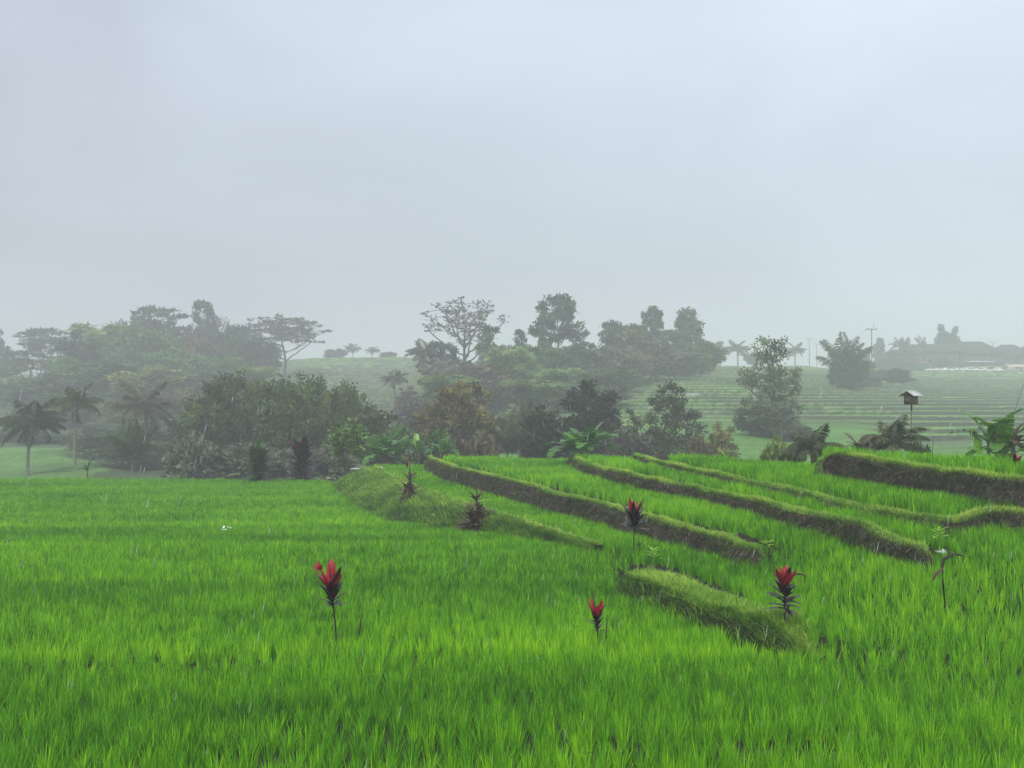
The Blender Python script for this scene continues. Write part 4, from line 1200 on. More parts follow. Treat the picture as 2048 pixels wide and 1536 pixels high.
# ------------------------------------------------------------------ bananas on the terrace edge
def banana(px, top, wpx, D, label, seed, **kw):
    zg = gz(px, D) - 0.1
    H = CZ + (HOR - top) * D / F - zg
    o = make_banana("banana_plant", seed, H, wpx * D / F, (float(X(px, D)), D, zg), **kw)
    tag(o, label, "banana plant")
    return o
banana(772, 888, 118, 71.5, "spreading banana plants with pale glinting leaves left of the upright yellow leaf", 41, stems=3, nl=8, tone=0.55, withered=1)
b_ = banana(838, 874, 66, 71.0, "banana plant with a bright upright yellow green leaf", 42, stems=1, nl=7, young=[(-0.15, 1.6, 1.7, 1.35)])
banana(890, 858, 74, 66.0, "taller banana plant behind the left end of the long brown bank", 43, stems=2, nl=6)
banana(1176, 868, 138, 53.5, "large banana plant at the left end of the third bank", 44, stems=2, nl=10, tone=0.55, young=[(-0.75, 0.9, 2.2, 1.3)], withered=1)
banana(1450, 872, 44, 45.0, "small bright banana plant below the golden shrub", 45, stems=1, nl=4, tone=0.9)
banana(1394, 893, 22, 45.0, "tiny banana shoot left of the small bright banana plant", 46, stems=1, nl=3, tone=0.95)
banana(1976, 814, 160, 31.5, "clump of banana plants at the right with a bright upright leaf", 47, stems=3, nl=6, tone=0.68, young=[(-0.28, 0.75, 1.9, 1.15)], withered=1)
M_WITHER = mat_leaf('withered_banana_leaf', lo=(0.035, 0.026, 0.020), mid=(0.10, 0.078, 0.056), hi=(0.22, 0.18, 0.13), transl=0.1, rough=0.7, spec=0.2)
def withered_banana(px, top, wpx, D, label, seed):
    zg = gz(px, D) - 0.1
    H = CZ + (HOR - top) * D / F - zg
    o = make_banana("withered_banana_plant", seed, H * 1.35, wpx * D / F, (float(X(px, D)), D, zg), stems=2, nl=6, mat=M_WITHER)
    tag(o, label, "banana plant")
withered_banana(2026, 852, 76, 31.0, "withered brown banana plant at the right edge", 48)
withered_banana(1716, 872, 84, 38.5, "withered brown banana plant between the two young palms", 49)
banana(176, 918, 50, 74, "dull green banana shoot at the left field edge under the slim palm", 51, stems=1, nl=5, tone=0.2)

# ------------------------------------------------------------------ field edge shrubs and cordylines
def place(px, py, off=RH, D=None):
    if D is None: D = solve(px, py, off)
    return float(X(px, D)), D, gz(px, D)

def cordyline(px, py, top, wpx, label, seed, lean=0.0, crown=0.5, n_dark=26, n_red=7, ln=1.0, red_side=None, brown=False, tiers=None, stem_w=1.0, off=RH, name="cordyline", leafmat=None, D=None, stack=False, red_len=1.0):
    """ti plant: thin stem, rosette of broad dark leaves, red young leaves on top"""
    r = np.random.default_rng(seed)
    x, D, zg = place(px, py, off, D)
    H = CZ + (HOR - top) * D / F - zg
    w_ = wpx * D / F
    rt = root(name, (x, D, zg))
    lx = lean * D / F
    n = 8
    t = np.linspace(0, 1, n)
    ctop = H * 0.93 if not tiers else H * 0.95
    sp = np.stack([lx * t ** 1.3, 0 * t + 0.02 * np.sin(t * 7), -0.1 + (ctop + 0.1) * t], 1)
    mb = MB(); mb.tube(sp, np.linspace(0.020, 0.010, n) * stem_w, 6); mb.build("stem", M_STEM, rt, True)
    dk = MB(); rd = MB()
    zones = tiers or [((1 - crown) * H, H, n_dark, n_red, 1.0)]
    for z0, z1, nd_, nr_, ws in zones:
        hc = z1 - z0
        for i in range(nd_):
            f = (i + 0.5) / nd_
            az = i * 2.399 + r.normal(0, 0.25)
            if brown:
                h = z0 + hc * 0.58 * f; el = -0.75 + 1.4 * f; sag = 0.4 + 0.6 * (1 - f)
                l = (0.34 * hc + 0.30 * w_ * ws) * ln * (0.85 + 0.3 * r.random()); asp = 0.26
            elif stack:
                h = z0 + hc * 0.62 * f; el = 0.05 + 1.15 * f; sag = 0.5 + 0.5 * (1 - f); asp = 0.30
                l = min(0.60 * w_ * ws / max(0.4, math.cos(el - 0.3)), 0.42 * hc) * ln * (0.75 + 0.5 * r.random())
            else:
                h = z0 + hc * 0.30 * f; el = 0.35 + 0.85 * f; sag = 0.9 - 0.3 * f; asp = 0.27
                l = min(0.66 * w_ * ws / max(0.38, math.cos(el - 0.25)), 0.74 * hc) * ln * (0.8 + 0.4 * r.random())
            b = np.array([np.interp(h, sp[:, 2], sp[:, 0]), np.interp(h, sp[:, 2], sp[:, 1]), h])
            lance(dk, b, az, el + r.normal(0, 0.14), l, l * asp, sag, 0.35 + 0.3 * r.random(), r)
        for i in range(nr_):
            f = (i + 0.5) / nr_
            h = z0 + hc * ((0.50 if stack else 0.36) + 0.06 * f)
            b = np.array([np.interp(h, sp[:, 2], sp[:, 0]), np.interp(h, sp[:, 2], sp[:, 1]) - 0.02, h])
            l = (z1 - h) * red_len * (0.72 + 0.34 * r.random())
            lance(rd, b, i * 2.399 - PI / 2 + r.normal(0, 0.3), 0.80 + 0.55 * f + r.normal(0, 0.12), l, l * 0.30, 0.15, 0.45, r)
    if red_side:
        dx, dz, k = red_side
        c = np.array([dx * D / F, -0.03, H - dz * D / F])
        for i in range(k):
            lance(rd, c, PI + r.normal(0, 0.9), 0.8 + r.normal(0, 0.25), w_ * 0.34, w_ * 0.15, 0.1, 0.35, r)
    dk.build("leaves", leafmat or (M_BROWNLEAF if brown else M_DARKLEAF), rt)
    if rd.n: rd.build("young_leaves", M_REDLEAF, rt)
    tag(rt, label, "cordyline")
    return rt
cordyline(676, 1258, 1113, 58, "dark leaved cordyline on a long leaning stem with two red tufts", 61, lean=-17, crown=0.52, n_dark=19, n_red=8, red_side=(-34, 26, 5), ln=0.92, red_len=0.95)
cordyline(1199, 1256, 1178, 38, "small leaning cordyline with a red top left of the grassy mound", 62, lean=-14, crown=0.66, n_dark=18, n_red=5, ln=0.9, red_len=0.85)
cordyline(1267, 1090, 990, 44, "dark cordyline with a red centre standing before the long brown bank", 63, lean=1, crown=0.50, n_dark=30, n_red=8)
cordyline(1568, 1228, 1128, 60, "full red and purple cordyline growing on the grassy mound", 64, lean=-2, crown=0.50, n_dark=34, n_red=15, D=17.4, stack=True, red_len=1.1)
cordyline(818, 1022, 905, 44, "tall withered cordyline in tiers, standing before the broad green bank", 65, lean=2, brown=True, D=45.3, off=0.30,
          tiers=[(0.9, 1.9, 34, 0, 1.0), (1.5, 2.4, 28, 0, 0.9), (2.75, 3.1, 14, 0, 1.5)], stem_w=1.8)
cordyline(955, 1044, 972, 66, "dense brown cordyline with a skirt of dead leaves on the green bank", 66, lean=-2, brown=True, D=37.4, off=0.30,
          tiers=[(0.25, 1.0, 60, 0, 1.7), (0.6, 1.4, 46, 0, 1.0), (0.95, 1.95, 34, 0, 0.5)], stem_w=2.5)
cordyline(603, 955, 872, 52, "large dark red cordyline on the far edge of the left field", 67, crown=0.90, n_dark=150, n_red=8, ln=0.95, stack=True, stem_w=2.5)
cordyline(1277, 1089, 1072, 18, "tiny reddish brown sprout at the foot of the cordyline by the brown bank", 68, crown=0.95, n_dark=9, n_red=0, brown=True, off=0.25, ln=1.4)
cordyline(2030, 922, 896, 26, "small red cordyline beside the withered banana at the right edge", 69, crown=0.9, n_dark=14, n_red=4, off=0.35, red_len=0.8)
M_GREENBUSH = mat_leaf("dracaena_leaf", lo=(0.015, 0.04, 0.012), mid=(0.035, 0.085, 0.022), hi=(0.10, 0.19, 0.04), transl=0.2, rough=0.35, spec=0.4)
cordyline(517, 957, 880, 50, "dark green leafy dracaena left of the dark red cordyline on the field edge", 70, crown=0.95, n_dark=190, n_red=0, ln=0.95, stack=True, stem_w=3, name="dracaena", leafmat=M_GREENBUSH)["category"] = "dracaena"
# yellow leaf drooping at the side of the brown cordyline
def loose_leaf(px, py, off, az, el, ln, wd, sag, mat, name, label, cat, seed, tone=0.6):
    r = np.random.default_rng(seed)
    x, D, zg = place(px, py, off)
    mb = MB(); lance(mb, np.array([0, 0, 0.0]), az, el, ln, wd, sag, tone, r, 9)
    lance(mb, np.array([0.02, 0, 0.0]), az + 0.5, el - 0.1, ln * 0.8, wd, sag, tone, r, 9)
    o = mb.build(name, mat, None, True, (x, D, zg))
    tag(o, label, cat)
loose_leaf(972, 1046, 0.3, 0.3, 1.35, 1.2, 0.26, 2.3, M_GRASS, "arching_leaf", "yellow green leaf arching over beside the dense brown cordyline", "leaf", 71, 0.85)

def bent_stalk(px, py, top, label, seed, tip=(34, 4), hang=(-10, 52), off=RH, stem=1.0, D=None):
    """bare stalk whose top bends over to the right, one dead leaf hanging"""
    r = np.random.default_rng(seed)
    x, D, zg = place(px, py, off, D)
    k = D / F
    H = CZ + (HOR - top) * k - zg
    rt = root("bent_stalk", (x, D, zg))
    P = np.array([(0.0, 0, -0.05), (-0.02, 0, H * 0.35), (-0.05, 0, H * 0.62), (-0.06, 0, H * 0.80), (-0.03, 0, H * 0.93), (tip[0] * k * 0.45, 0, H), (tip[0] * k * 0.8, -0.02, H - tip[1] * k * 0.3), (tip[0] * k, -0.03, H - tip[1] * k)])
    mb = MB(); mb.tube(P, np.array([0.016, 0.015, 0.014, 0.016, 0.03, 0.024, 0.018, 0.004]) * stem, 6); mb.build("stalk", M_STEM, rt, True)
    lb = MB()
    lance(lb, np.array([-0.06, -0.03, H * 0.82]), PI, -0.5, 0.44 * H * 0.6, 0.13, 1.3, 0.45, r, 8)
    lb.build("hanging_leaf", M_BROWNLEAF, rt)
    lb = MB()
    lance(lb, np.array([tip[0] * k * 0.3, -0.02, H * 0.99]), 0.2, 0.25, 0.3, 0.055, 1.2, 0.75, r, 8)
    lb.build("dead_leaf", M_BROWNLEAF, rt)
    tag(rt, label, "dead stalk")
bent_stalk(1889, 1206, 1107, "bent dead stalk with one hanging brown leaf in the right field", 81)
bent_stalk(1577, 1214, 1146, "bent dead stalk just right of the full red cordyline on the mound", 82, tip=(30, 3), D=17.9)

def twig(px, py, px2, py2, label, seed, off=RH):
    x, D, zg = place(px, py, off)
    k = D / F
    z1 = CZ + (HOR - py2) * k - zg
    mb = MB(); t = np.linspace(0, 1, 6)
    mb.tube(np.stack([(px2 - px) * k * t, 0.02 * np.sin(5 * t), -0.3 + (z1 + 0.3) * t], 1), np.linspace(0.014, 0.007, 6), 5)
    tag(mb.build("twig", M_STEM, None, True, (x, D, zg)), label, "twig")
twig(710, 1258, 727, 1212, "thin slanting twig right of the nearest leaning cordyline", 1)
twig(1206, 1258, 1214, 1228, "short dark twig right of the small leaning cordyline", 2)
twig(1861, 905, 1866, 872, "thin dark stick beyond the topmost terrace right of the birdhouse pole", 3, off=0.35)

# ------------------------------------------------------------------ small things in the fields
def sprout(mb, base, H, r, n=10, lw=0.05):
    mb.tube(np.stack([base[0] + 0 * np.linspace(0, 1, 4), base[1] + 0 * np.linspace(0, 1, 4), base[2] + np.linspace(0, H, 4)], 1), np.linspace(0.008, 0.004, 4), 5, tone=0.5)
    for i in range(n):
        lance(mb, np.array([base[0], base[1], base[2] + H * (0.35 + 0.65 * i / n)]), i * 2.399, 0.5 + r.normal(0, 0.3), 0.16 + 0.08 * r.random(), lw, 0.8, 0.75, r, 5)

def cup_stick(px, py, top, label, seed, off=RH, cup=True, hsprout=0.45, wcup=0.075):
    """offering stick: thin stake with a white cup turned on it, green sprigs above"""
    r = np.random.default_rng(seed)
    x, D, zg = place(px, py, off)
    H = CZ + (HOR - top) * D / F - zg
    rt = root("offering_stick", (x, D, zg))
    mb = MB(); mb.tube(np.array([(0, 0, -0.2), (0.01, 0, H * 0.5), (0.0, 0, H)]), [0.012, 0.011, 0.01], 6); mb.build("stake", M_WOOD, rt, True)
    mb = MB()
    zz = np.array([H - 0.11, H - 0.11, H - 0.02, H, H - 0.01])
    mb.tube(np.stack([0 * zz - 0.01, 0 * zz - 0.03, zz], 1), np.array([0.01, wcup * 0.75, wcup, wcup, wcup * 0.8]), 12)
    mb.build("cup", M_WHITE, rt, True)
    lb = MB(); sprout(lb, (0.02, 0, H - 0.02), hsprout, r); lb.build("sprig", M_GRASS, rt)
    tag(rt, label, "offering")
cup_stick(1304, 1150, 1121, "white cup on a stake with yellow sprigs above the grassy mound", 91, off=0.05, hsprout=0.32)
cup_stick(1533, 1112, 1104, "white cup with a green sprig at the right end of the long brown bank", 92, off=0.05, hsprout=0.30, wcup=0.07)

def planted_bag(px, py, label, seed, off=0.1):
    r = np.random.default_rng(seed)
    x, D, zg = place(px, py, off)
    rt = root("planted_bag", (x, D, zg))
    mb = MB(); zz = np.array([-0.02, 0.0, 0.03, 0.06, 0.09, 0.10])
    R = np.array([0.04, 0.11, 0.13, 0.10, 0.05, 0.02])
    mb.tube(np.stack([0.02 * np.sin(zz * 30), 0 * zz, zz], 1), R, 11)
    mb.build("bag", M_PALE, rt, True)
    lb = MB(); sprout(lb, (0, 0, 0.15), 0.36, r, 16, 0.045); lb.build("seedling", M_BROWNLEAF if seed % 2 else M_GRASS, rt)
    tag(rt, label, "planted bag")
planted_bag(1877, 1097, "white bag with a yellowish seedling at the right end of the third bank", 94)

def paper_bits(px, py, label, seed, cat, n=6, off=RH, size=0.16, name="white_blossoms"):
    r = np.random.default_rng(seed)
    x, D, zg = place(px, py, off)
    rt = root(name, (x, D, zg))
    mb = MB(); mb.tube(np.array([(0, 0, -0.1), (0.02, 0, 0.3), (0.05, 0, off + 0.05)]), [0.008, 0.008, 0.005], 5); mb.build("stem", M_STEM, rt, True)
    mb = MB()
    for i in range(n):
        lance(mb, np.array([0.05 + r.normal(0, 0.08), r.normal(0, 0.03), off + 0.02 + r.normal(0, 0.04)]), r.random() * 6.28, 0.3 + r.normal(0, 0.4), size, size * 0.4, 0.6, 0.5, r, 5)
    mb.build("petals", M_WHITE, rt)
    tag(rt, label, cat)
paper_bits(457, 1058, "small white flower head standing in the middle of the left field", 95, "flower", 7)
paper_bits(1411, 1082, "white curled leaves below the notch of the long brown bank", 96, "flower", 4, size=0.2)

def marker_post(px, py, top, label, seed, cap):
    x, D, zg = place(px, py, 0.1)
    H = max(0.25, CZ + (HOR - top) * D / F - zg)
    rt = root("marker_post", (x, D, zg))
    mb = MB(); mb.tube(np.array([(0, 0, -0.2), (0.01, 0, H)]), [0.03, 0.025], 6); mb.build("post", M_STEM, rt, True)
    mb = MB()
    zz = np.array([H - 0.22, H - 0.02, H, H + 0.04, H + 0.05]) if cap == 'tray' else np.array([H - 0.05, H, H + 0.06, H + 0.10, H + 0.11])
    R = np.array([0.05, 0.30, 0.33, 0.33, 0.05]) if cap == 'tray' else np.array([0.05, 0.09, 0.09, 0.05, 0.01])
    mb.tube(np.stack([0 * zz, 0 * zz, zz], 1), R, 12); mb.build("tray" if cap == 'tray' else "cap", M_TIN if cap == 'tray' else M_WHITE, rt, True)
    tag(rt, label, "post")
marker_post(711, 965, 938, "thin post with a flat tray on top beside the slim young tree", 1, 'tray')
marker_post(764, 942, 938, "short white capped peg on the crest of the broad green bank", 2, 'cap')

# ------------------------------------------------------------------ birdhouse
def gable(mb, w_, d, h, t, zr):
    """two sloping roof sheets of thickness t over a w x d box, ridge along x at height zr + h"""
    for sg in (-1, 1):
        y1 = sg * d / 2
        V = [(-w_ / 2, 0, zr + h), (w_ / 2, 0, zr + h), (w_ / 2, y1, zr), (-w_ / 2, y1, zr),
             (-w_ / 2, 0, zr + h + t), (w_ / 2, 0, zr + h + t), (w_ / 2, y1, zr + t), (-w_ / 2, y1, zr + t)]
        mb.add(V, [(0, 1, 2, 3), (7, 6, 5, 4), (0, 4, 5, 1), (1, 5, 6, 2), (2, 6, 7, 3), (3, 7, 4, 0)])
def birdhouse():
    D = 40.0
    k = D / F
    px = 1822
    zg = gz(px, D)
    x = float(X(px, D))
    zb = CZ + (HOR - 808) * k      # underside of the box
    rt = root("birdhouse", (x, D, zg), math.radians(40))
    h = zb - zg
    mb = MB(); mb.tube(np.array([(0, 0, -0.3), (0.02, 0, h * 0.5), (0, 0, h)]), [0.024, 0.022, 0.02], 7); mb.box((0.05, 0.0, h - 0.12), (0.04, 0.04, 0.3)); mb.build("pole", M_WOOD, rt)
    mb = MB()
    bw, bd, bh = 0.44, 0.36, 0.34
    mb.box((0, 0, h + bh / 2), (bw, bd, bh))
    for sg in (-1, 1):
        mb.add([(sg * bw / 2, -bd / 2, h + bh), (sg * bw / 2, bd / 2, h + bh), (sg * bw / 2, 0, h + bh + 0.16), (sg * (bw / 2 - 0.02), -bd / 2, h + bh), (sg * (bw / 2 - 0.02), bd / 2, h + bh), (sg * (bw / 2 - 0.02), 0, h + bh + 0.16)],
               [(0, 1, 4, 3), (1, 2, 5, 4), (2, 0, 3, 5)], [(0, 2, 1), (3, 4, 5)])
    mb.build("box", M_WOOD, rt)
    mb = MB(); mb.box((bw / 2 + 0.002, -0.02, h + 0.17), (0.012, 0.11, 0.16)); mb.build("opening", M_WIRE, rt)
    mb = MB(); gable(mb, 0.78, 0.66, 0.21, 0.025, h + bh - 0.03); mb.build("roof", M_TIN, rt)
    mb = MB(); mb.box((0.10, -0.02, h - 0.012), (0.62, 0.42, 0.024)); mb.build("floor_board", M_WOOD, rt)
    tag(rt, "wooden birdhouse with a pale sheet roof on a tall thin pole", "birdhouse")
birdhouse()

# ------------------------------------------------------------------ poles, wires, village
def power_pole(px, top, D, label, arm=2.2, mast=0.0, r0=0.16):
    zg = gz(px, D)
    H = CZ + (HOR - top) * D / F - zg
    rt = root("power_pole", (float(X(px, D)), D, zg))
    mb = MB(); mb.tube(np.array([(0, 0, -0.3), (0, 0, H * 0.5), (0, 0, H)]), [r0, r0 * 0.85, r0 * 0.7], 8); mb.build("post", M_CONCRETE, rt, True)
    mb = MB(); mb.box((0, -0.05, H - 0.25), (arm, 0.14, 0.16)); mb.build("crossarm", M_CONCRETE, rt)
    for s in (-0.47, -0.2, 0.47):
        mb = MB(); zz = np.array([0, 0.05, 0.1, 0.2, 0.28, 0.34])
        mb.tube(np.stack([s * arm + 0 * zz, 0 * zz - 0.05, H - 0.17 + zz], 1), [0.03, 0.09, 0.06, 0.10, 0.06, 0.02], 7)
        mb.build("insulator", M_CONCRETE, rt, True)
    if mast:
        mb = MB(); mb.tube(np.array([(0.55, 0, H - 0.3), (0.6, 0, H + mast)]), [0.045, 0.02], 5); mb.build("mast", M_CONCRETE, rt)
    tag(rt, label, "power pole")
    return np.array([float(X(px, D)), D, zg + H])
pA = power_pole(1744, 657, 250, "dark power pole with a crossarm and thin mast behind the field hut", 2.6, 3.4, 0.17)
pB = power_pole(1619, 677, 400, "taller hazy power pole on the skyline right of the far palm", 2.6, r0=0.16)
pC = power_pole(1634, 687, 420, "shorter hazy power pole on the skyline right of the taller one", 2.6, r0=0.15)
pD = power_pole(1986, 683, 480, "far power pole behind the village roofs", 4.0, r0=0.25)
def wire(a, b, sag, r_, label):
    t = np.linspace(0, 1, 16)[:, None]
    P = a * (1 - t) + b * t
    P[:, 2] -= sag * 4 * t[:, 0] * (1 - t[:, 0])
    mb = MB(); mb.tube(P, r_, 5); tag(mb.build("wire", M_WIRE), label, "wire")
wire(pC + np.array([1.0, 0, 0]), pA + np.array([-1.0, 0, 0]), 2.5, 0.03, "sagging wire from the shorter hazy pole to the dark power pole")
for a, b, nm in (((2085, 650), (1960, 862), "slanting dark cable running down at the right edge, longer of two"), ((2090, 655), (2004, 862), "slanting dark cable at the right edge, shorter of two")):
    D = 56.0
    A = np.array([float(X(a[0], D)), D, CZ + (HOR - a[1]) * D / F]); Bv = np.array([float(X(b[0], D)), D, gz(b[0], D)])
    wire(A, Bv, 0.15, 0.011, nm)

def hip_roof(mb, w_, d, h, z, ov, pitchx=0.5, t=0.22):
    W2, D2 = w_ / 2 + ov, d / 2 + ov
    r = max(0.1, w_ / 2 * pitchx)
    V = [(-W2, -D2, z), (W2, -D2, z), (W2, D2, z), (-W2, D2, z), (-r, 0, z + h), (r, 0, z + h), (-W2, -D2, z - t), (W2, -D2, z - t), (W2, D2, z - t), (-W2, D2, z - t)]
    mb.add(V, [(0, 1, 5, 4), (2, 3, 4, 5), (6, 7, 1, 0), (7, 8, 2, 1), (8, 9, 3, 2), (9, 6, 0, 3), (9, 8, 7, 6)], [(1, 2, 5), (3, 0, 4)])

def house(px, D, w_, d, wall, roof, label, rz=0.0, ov=1.0, pitch=0.45, nwin=3, wmat=None, rmat=None, name="house", cat="house", sink=0.0):
    zg = gz(px, D) - sink
    rt = root(name, (float(X(px, D)), D, zg), rz)
    mb = MB(); mb.box((0, 0, wall / 2 - 0.2), (w_, d, wall + 0.4)); mb.build("wall", wmat or M_WALL, rt)
    mb = MB(); hip_roof(mb, w_, d, roof, wall + 0.25, ov, pitch); mb.build("roof", rmat or M_TILE, rt)
    for i in range(nwin):
        xx = -w_ / 2 + (i + 0.75) * w_ / (nwin + 0.5)
        mb = MB(); mb.box((xx, -d / 2 - 0.02, wall * 0.58), (w_ * 0.09 + 0.4, 0.08, wall * 0.32)); mb.build("window", M_GLASS, rt)
    mb = MB(); mb.box((w_ * 0.40, -d / 2 - 0.03, min(1.05, wall * 0.4)), (1.0, 0.08, min(2.1, wall * 0.8))); mb.build("door", M_WOOD, rt)
    mb = MB(); n_ = 5
    tag(rt, label, cat)
    return rt
house(1790, 452, 10, 8, 6.6, 3.4, "small hazy house at the left end of the village", nwin=2)
house(1866, 444, 19, 10, 8.4, 3.6, "long dark roofed village house behind the red awning", pitch=0.75, nwin=5)
house(1944, 446, 23, 12, 7.6, 5.6, "big village house with a wide hipped roof right of the cypresses", pitch=0.4, nwin=6)
house(1972, 470, 10, 9, 7.5, 3.0, "small roof peeping out between the two big hipped roofs", nwin=2)
house(2016, 456, 20, 12, 6.8, 5.6, "broad hipped roof house in the right part of the village", pitch=0.3, nwin=5)
house(2072, 452, 20, 12, 7.8, 5.0, "village house cut by the right edge of the photo", pitch=0.4, nwin=4)
house(1990, 436, 26, 5, 2.6, 1.0, "long low shed with a tan front below the big roofs", ov=0.5, pitch=0.8, nwin=4, wmat=M_CREAM, name="shed", cat="shed")
house(1760, 446, 8, 6, 2.8, 1.5, "low hazy shed left of the small house", nwin=2, name="shed", cat="shed")
def awning(px, D, w_, d, h, mat, label, slope=0.5, name="awning"):
    zg = gz(px, D)
    rt = root(name, (float(X(px, D)), D, zg))
    mb = MB()
    V = [(-w_ / 2, -d / 2, h - slope), (w_ / 2, -d / 2, h - slope), (w_ / 2, d / 2, h), (-w_ / 2, d / 2, h)]
    V = V + [(a, b, c + 0.12) for a, b, c in V]
    mb.add(V, [(3, 2, 1, 0), (4, 5, 6, 7), (0, 1, 5, 4), (1, 2, 6, 5), (2, 3, 7, 6), (3, 0, 4, 7)])
    mb.build("sheet", mat, rt)
    for sx in (-0.46, 0.46):
        for sy, hh in ((-0.44, h - slope), (0.44, h)):
            mb = MB(); mb.tube(np.array([(sx * w_, sy * d, -0.2), (sx * w_, sy * d, hh)]), [0.07, 0.07], 6); mb.build("post", M_CONCRETE, rt)
    tag(rt, label, "awning")
awning(1839, 432, 4.4, 3.0, 4.6, M_RED, "red awning in front of the long dark roofed house")
awning(1962, 434, 12, 3.5, 4.9, M_TIN, "pale sheet roof lean-to above the parked cars", 0.5)
awning(2036, 420, 9, 5, 3.0, M_CREAM, "cream sheet roof shelter at the right end of the car park", 1.2)

def make_car():
    rt = root("parked_car")
    prof = [(-2.1, 0.35), (-2.15, 0.75), (-2.0, 0.98), (-1.25, 1.08), (-0.7, 1.50), (0.9, 1.56), (1.55, 1.30), (1.95, 1.05), (2.1, 0.8), (2.1, 0.35)]
    mb = MB(); n = len(prof)
    V = []
    for sy in (-1, 1):
        for a, b in prof:
            V.append((a, sy * (0.85 if b < 1.1 else 0.68), b))
    Q = [(i, (i + 1) % n, n + (i + 1) % n, n + i) for i in range(n)]
    V += [(0, -0.85, 0.8), (0, 0.85, 0.8)]
    Tt = [(2 * n, (i + 1) % n, i) for i in range(n)] + [(2 * n + 1, n + i, n + (i + 1) % n) for i in range(n)]
    mb.add(V, Q, Tt); mb.build("body", M_CAR, rt)
    mb = MB()
    for sy in (-1, 1):
        y0, y1 = sy * 0.86, sy * 0.71
        mb.add([(-1.05, y0, 1.08), (1.45, y0, 1.08), (0.95, y1, 1.46), (-0.65, y1, 1.42)], [(0, 1, 2, 3)])
    mb.add([(-1.26, -0.70, 1.11), (-1.26, 0.70, 1.11), (-0.74, 0.62, 1.50), (-0.74, -0.62, 1.50)], [(0, 1, 2, 3)])
    mb.build("window", M_GLASS, rt)
    for sx in (-1.3, 1.3):
        for sy in (-0.80, 0.80):
            mb = MB(); yy = np.array([-0.1, -0.1, 0.1, 0.1])
            mb.tube(np.stack([sx + 0 * yy, sy + np.array([-0.1, -0.09, 0.09, 0.1]), 0.32 + 0 * yy], 1), [0.2, 0.32, 0.32, 0.2], 12); mb.build("wheel", M_TYRE, rt)
    tag(rt, "white car parked in the row before the village", "car", "white cars parked in a row before the village")
    return rt
CAR = None
for i, px in enumerate((1861, 1872, 1884, 1894, 1906, 1917, 1928, 1940, 1951, 1962, 1973, 1996)):
    if CAR is None: CAR = c = make_car()
    else: c = copy_tree(CAR)
    D = 424 - 0.55 * i + (i % 3) * 1.3
    c.location = (float(X(px, D)), D, gz(px, D) + 0.05)
    c.rotation_euler = (0, 0, (0.25, -0.5, 0.1, 0.6, -0.2)[i % 5] + (PI if i % 2 else 0))
for i, px in enumerate((1746, 1757, 1766)):
    c = copy_tree(CAR); D = 440
    c.location = (float(X(px, D)), D, gz(px, D) + 0.05); c.rotation_euler = (0, 0, 0.3 * i)
    c["label"] = "white car parked by the trees left of the village"; c["group"] = "white cars by the trees left of the village"

def hut():
    D = 246; px = 1745
    zg = gz(px, D)
    rt = root("field_hut", (float(X(px, D)), D, zg), 0.25)
    mb = MB(); mb.box((-0.3, 0, 1.0), (3.6, 3.0, 2.4)); mb.build("wall", M_WALL, rt)
    mb = MB(); gable(mb, 6.4, 5.2, 1.6, 0.12, 2.1); mb.build("roof", M_TILE, rt)
    for sx in (-2.7, 2.7):
        mb = MB(); mb.tube(np.array([(sx, -2.0, -0.2), (sx, -2.0, 2.2)]), [0.08, 0.07], 6); mb.build("post", M_WOOD, rt)
    mb = MB(); mb.box((0.5, -1.53, 0.95), (0.9, 0.06, 1.8)); mb.build("door", M_WOOD, rt)
    tag(rt, "small field hut with a pitched dark roof on the far terraces", "hut")
hut()
def tarp_shelter():
    D = 176; px = 1383
    zg = gz(px, D)
    rt = root("field_shelter", (float(X(px, D)), D, zg), -0.2)
    mb = MB(); gable(mb, 2.6, 2.2, 0.45, 0.05, 0.75); mb.build("roof", M_CONCRETE_PALE, rt)
    for sx in (-1.1, 1.1):
        for sy in (-0.9, 0.9):
            mb = MB(); mb.tube(np.array([(sx, sy, -0.2), (sx, sy, 0.8)]), [0.04, 0.04], 5); mb.build("post", M_WOOD, rt)
    tag(rt, "small pale roofed shelter on the slope right of the grey green forked tree", "shelter")
tarp_shelter()
def shrine():
    D = 300; px = 1729
    zg = gz(px, D)
    H = CZ + (HOR - 694) * D / F - zg
    rt = root("shrine_tower", (float(X(px, D)), D, zg))
    mb = MB(); mb.box((0, 0, H * 0.4), (2.6, 2.6, H * 0.8 + 0.4)); mb.box((0, 0, H * 0.15), (3.2, 3.2, H * 0.3)); mb.build("tower", M_CONCRETE, rt)
    mb = MB()
    P = [(-2.0, H * 0.98), (-1.3, H * 0.90), (0, H * 0.87), (1.3, H * 0.92), (2.0, H)]
    V = [(a, sy * 1.9, b) for sy in (-1, 1) for a, b in P] + [(a * 0.8, sy * 1.5, H * 0.79) for sy in (-1, 1) for a, b in P]
    Q = [(i, i + 1, 5 + i + 1, 5 + i) for i in range(4)] + [(10 + i, 15 + i, 16 + i, 11 + i) for i in range(4)] + [(i, 10 + i, 11 + i, i + 1) for i in range(4)] + [(5 + i, 6 + i, 16 + i, 15 + i) for i in range(4)] + [(0, 5, 15, 10), (4, 14, 19, 9)]
    mb.add(V, Q); mb.build("roof", M_TILE, rt)
    tag(rt, "dark tower like shrine with upturned corners left of the dark power pole", "shrine")
shrine()
T('bush', 1730, 722, 40, 296, DK, "dark bush hiding the foot of the shrine tower", "bush")

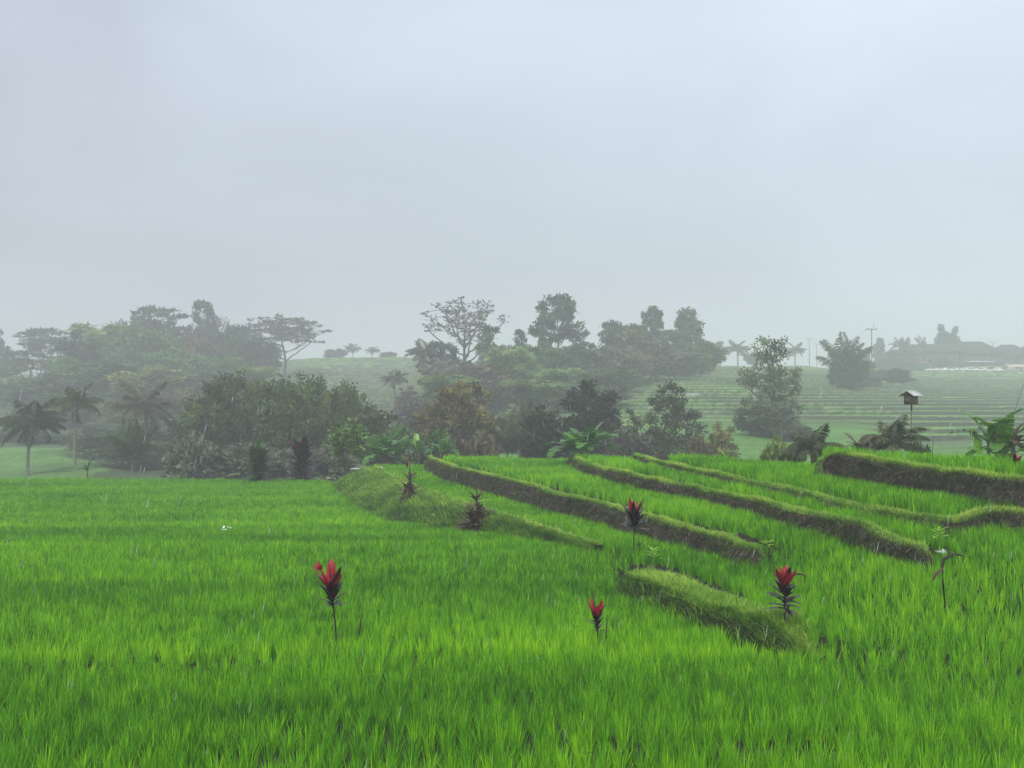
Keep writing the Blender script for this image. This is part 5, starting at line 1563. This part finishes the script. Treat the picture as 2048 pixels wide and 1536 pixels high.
# ------------------------------------------------------------------ rain
def rain():
    r = np.random.default_rng(5)
    n = 560
    D = 4.0 + 15 * r.random(n) ** 1.4
    px = -80 + 2200 * r.random(n); py = 780 + 800 * r.random(n)
    z = CZ + (HOR - py) * D / F
    x = X(px, D)
    d = unit(np.array([0.20, 0.05, 1.0]))
    ln = 0.03 + 0.05 * r.random(n)  # drops drawn out long to imitate the streaks of falling rain
    k = 5
    th = np.arange(k) * 2 * PI / k
    ring = np.stack([np.cos(th), np.sin(th), 0 * th], 1)
    C = np.stack([x, D, z], 1)
    rad = 0.0009 + 0.0007 * r.random(n)
    prof = [(-0.5, 0.05), (-0.15, 1.0), (0.2, 0.8), (0.5, 0.05)]
    V = np.concatenate([(C[:, None, :] + d * (ln * a)[:, None, None] + ring[None] * (rad * b)[:, None, None]) for a, b in prof], 1)
    per = k * 4
    o = (np.arange(n) * per)[:, None, None]
    i = (np.arange(3) * k)[None, :, None]; j = np.arange(k)[None, None, :]; j2 = (j + 1) % k
    Q = np.stack(np.broadcast_arrays(o + i + j, o + i + j2, o + i + k + j2, o + i + k + j), -1).reshape(-1, 4)
    me = mesh_np("rain", V.reshape(-1, 3), Q, smooth=True)
    m, N, L = new_mat("rain_water")
    ou = N("ShaderNodeOutputMaterial"); b = N("ShaderNodeBsdfPrincipled")
    b.inputs["Base Color"].default_value = (0.9, 0.95, 0.95, 1); b.inputs["Transmission Weight"].default_value = 0.85
    b.inputs["Roughness"].default_value = 0.15; b.inputs["IOR"].default_value = 1.33
    L(b.outputs[0], ou.inputs[0])
    tag(link("rain", me, m), "rain streaks shaped as long drawn-out drops over the nearest rice", "rain", kind="stuff")
rain()

# ------------------------------------------------------------------ haze
def haze():
    mb = MB()
    mb.box((0, 460, 24), (1500, 1060, 64))
    m, N, L = new_mat("haze_air")
    o = N("ShaderNodeOutputMaterial"); v = N("ShaderNodeVolumePrincipled")
    v.inputs["Color"].default_value = (0.955, 0.975, 1.0, 1)
    v.inputs["Density"].default_value = 0.0018
    v.inputs["Anisotropy"].default_value = 0.1
    L(v.outputs[0], o.inputs["Volume"])
    h = mb.build("haze", m)
    tag(h, "pale rain mist filling the valley", "haze", kind="stuff")
haze()
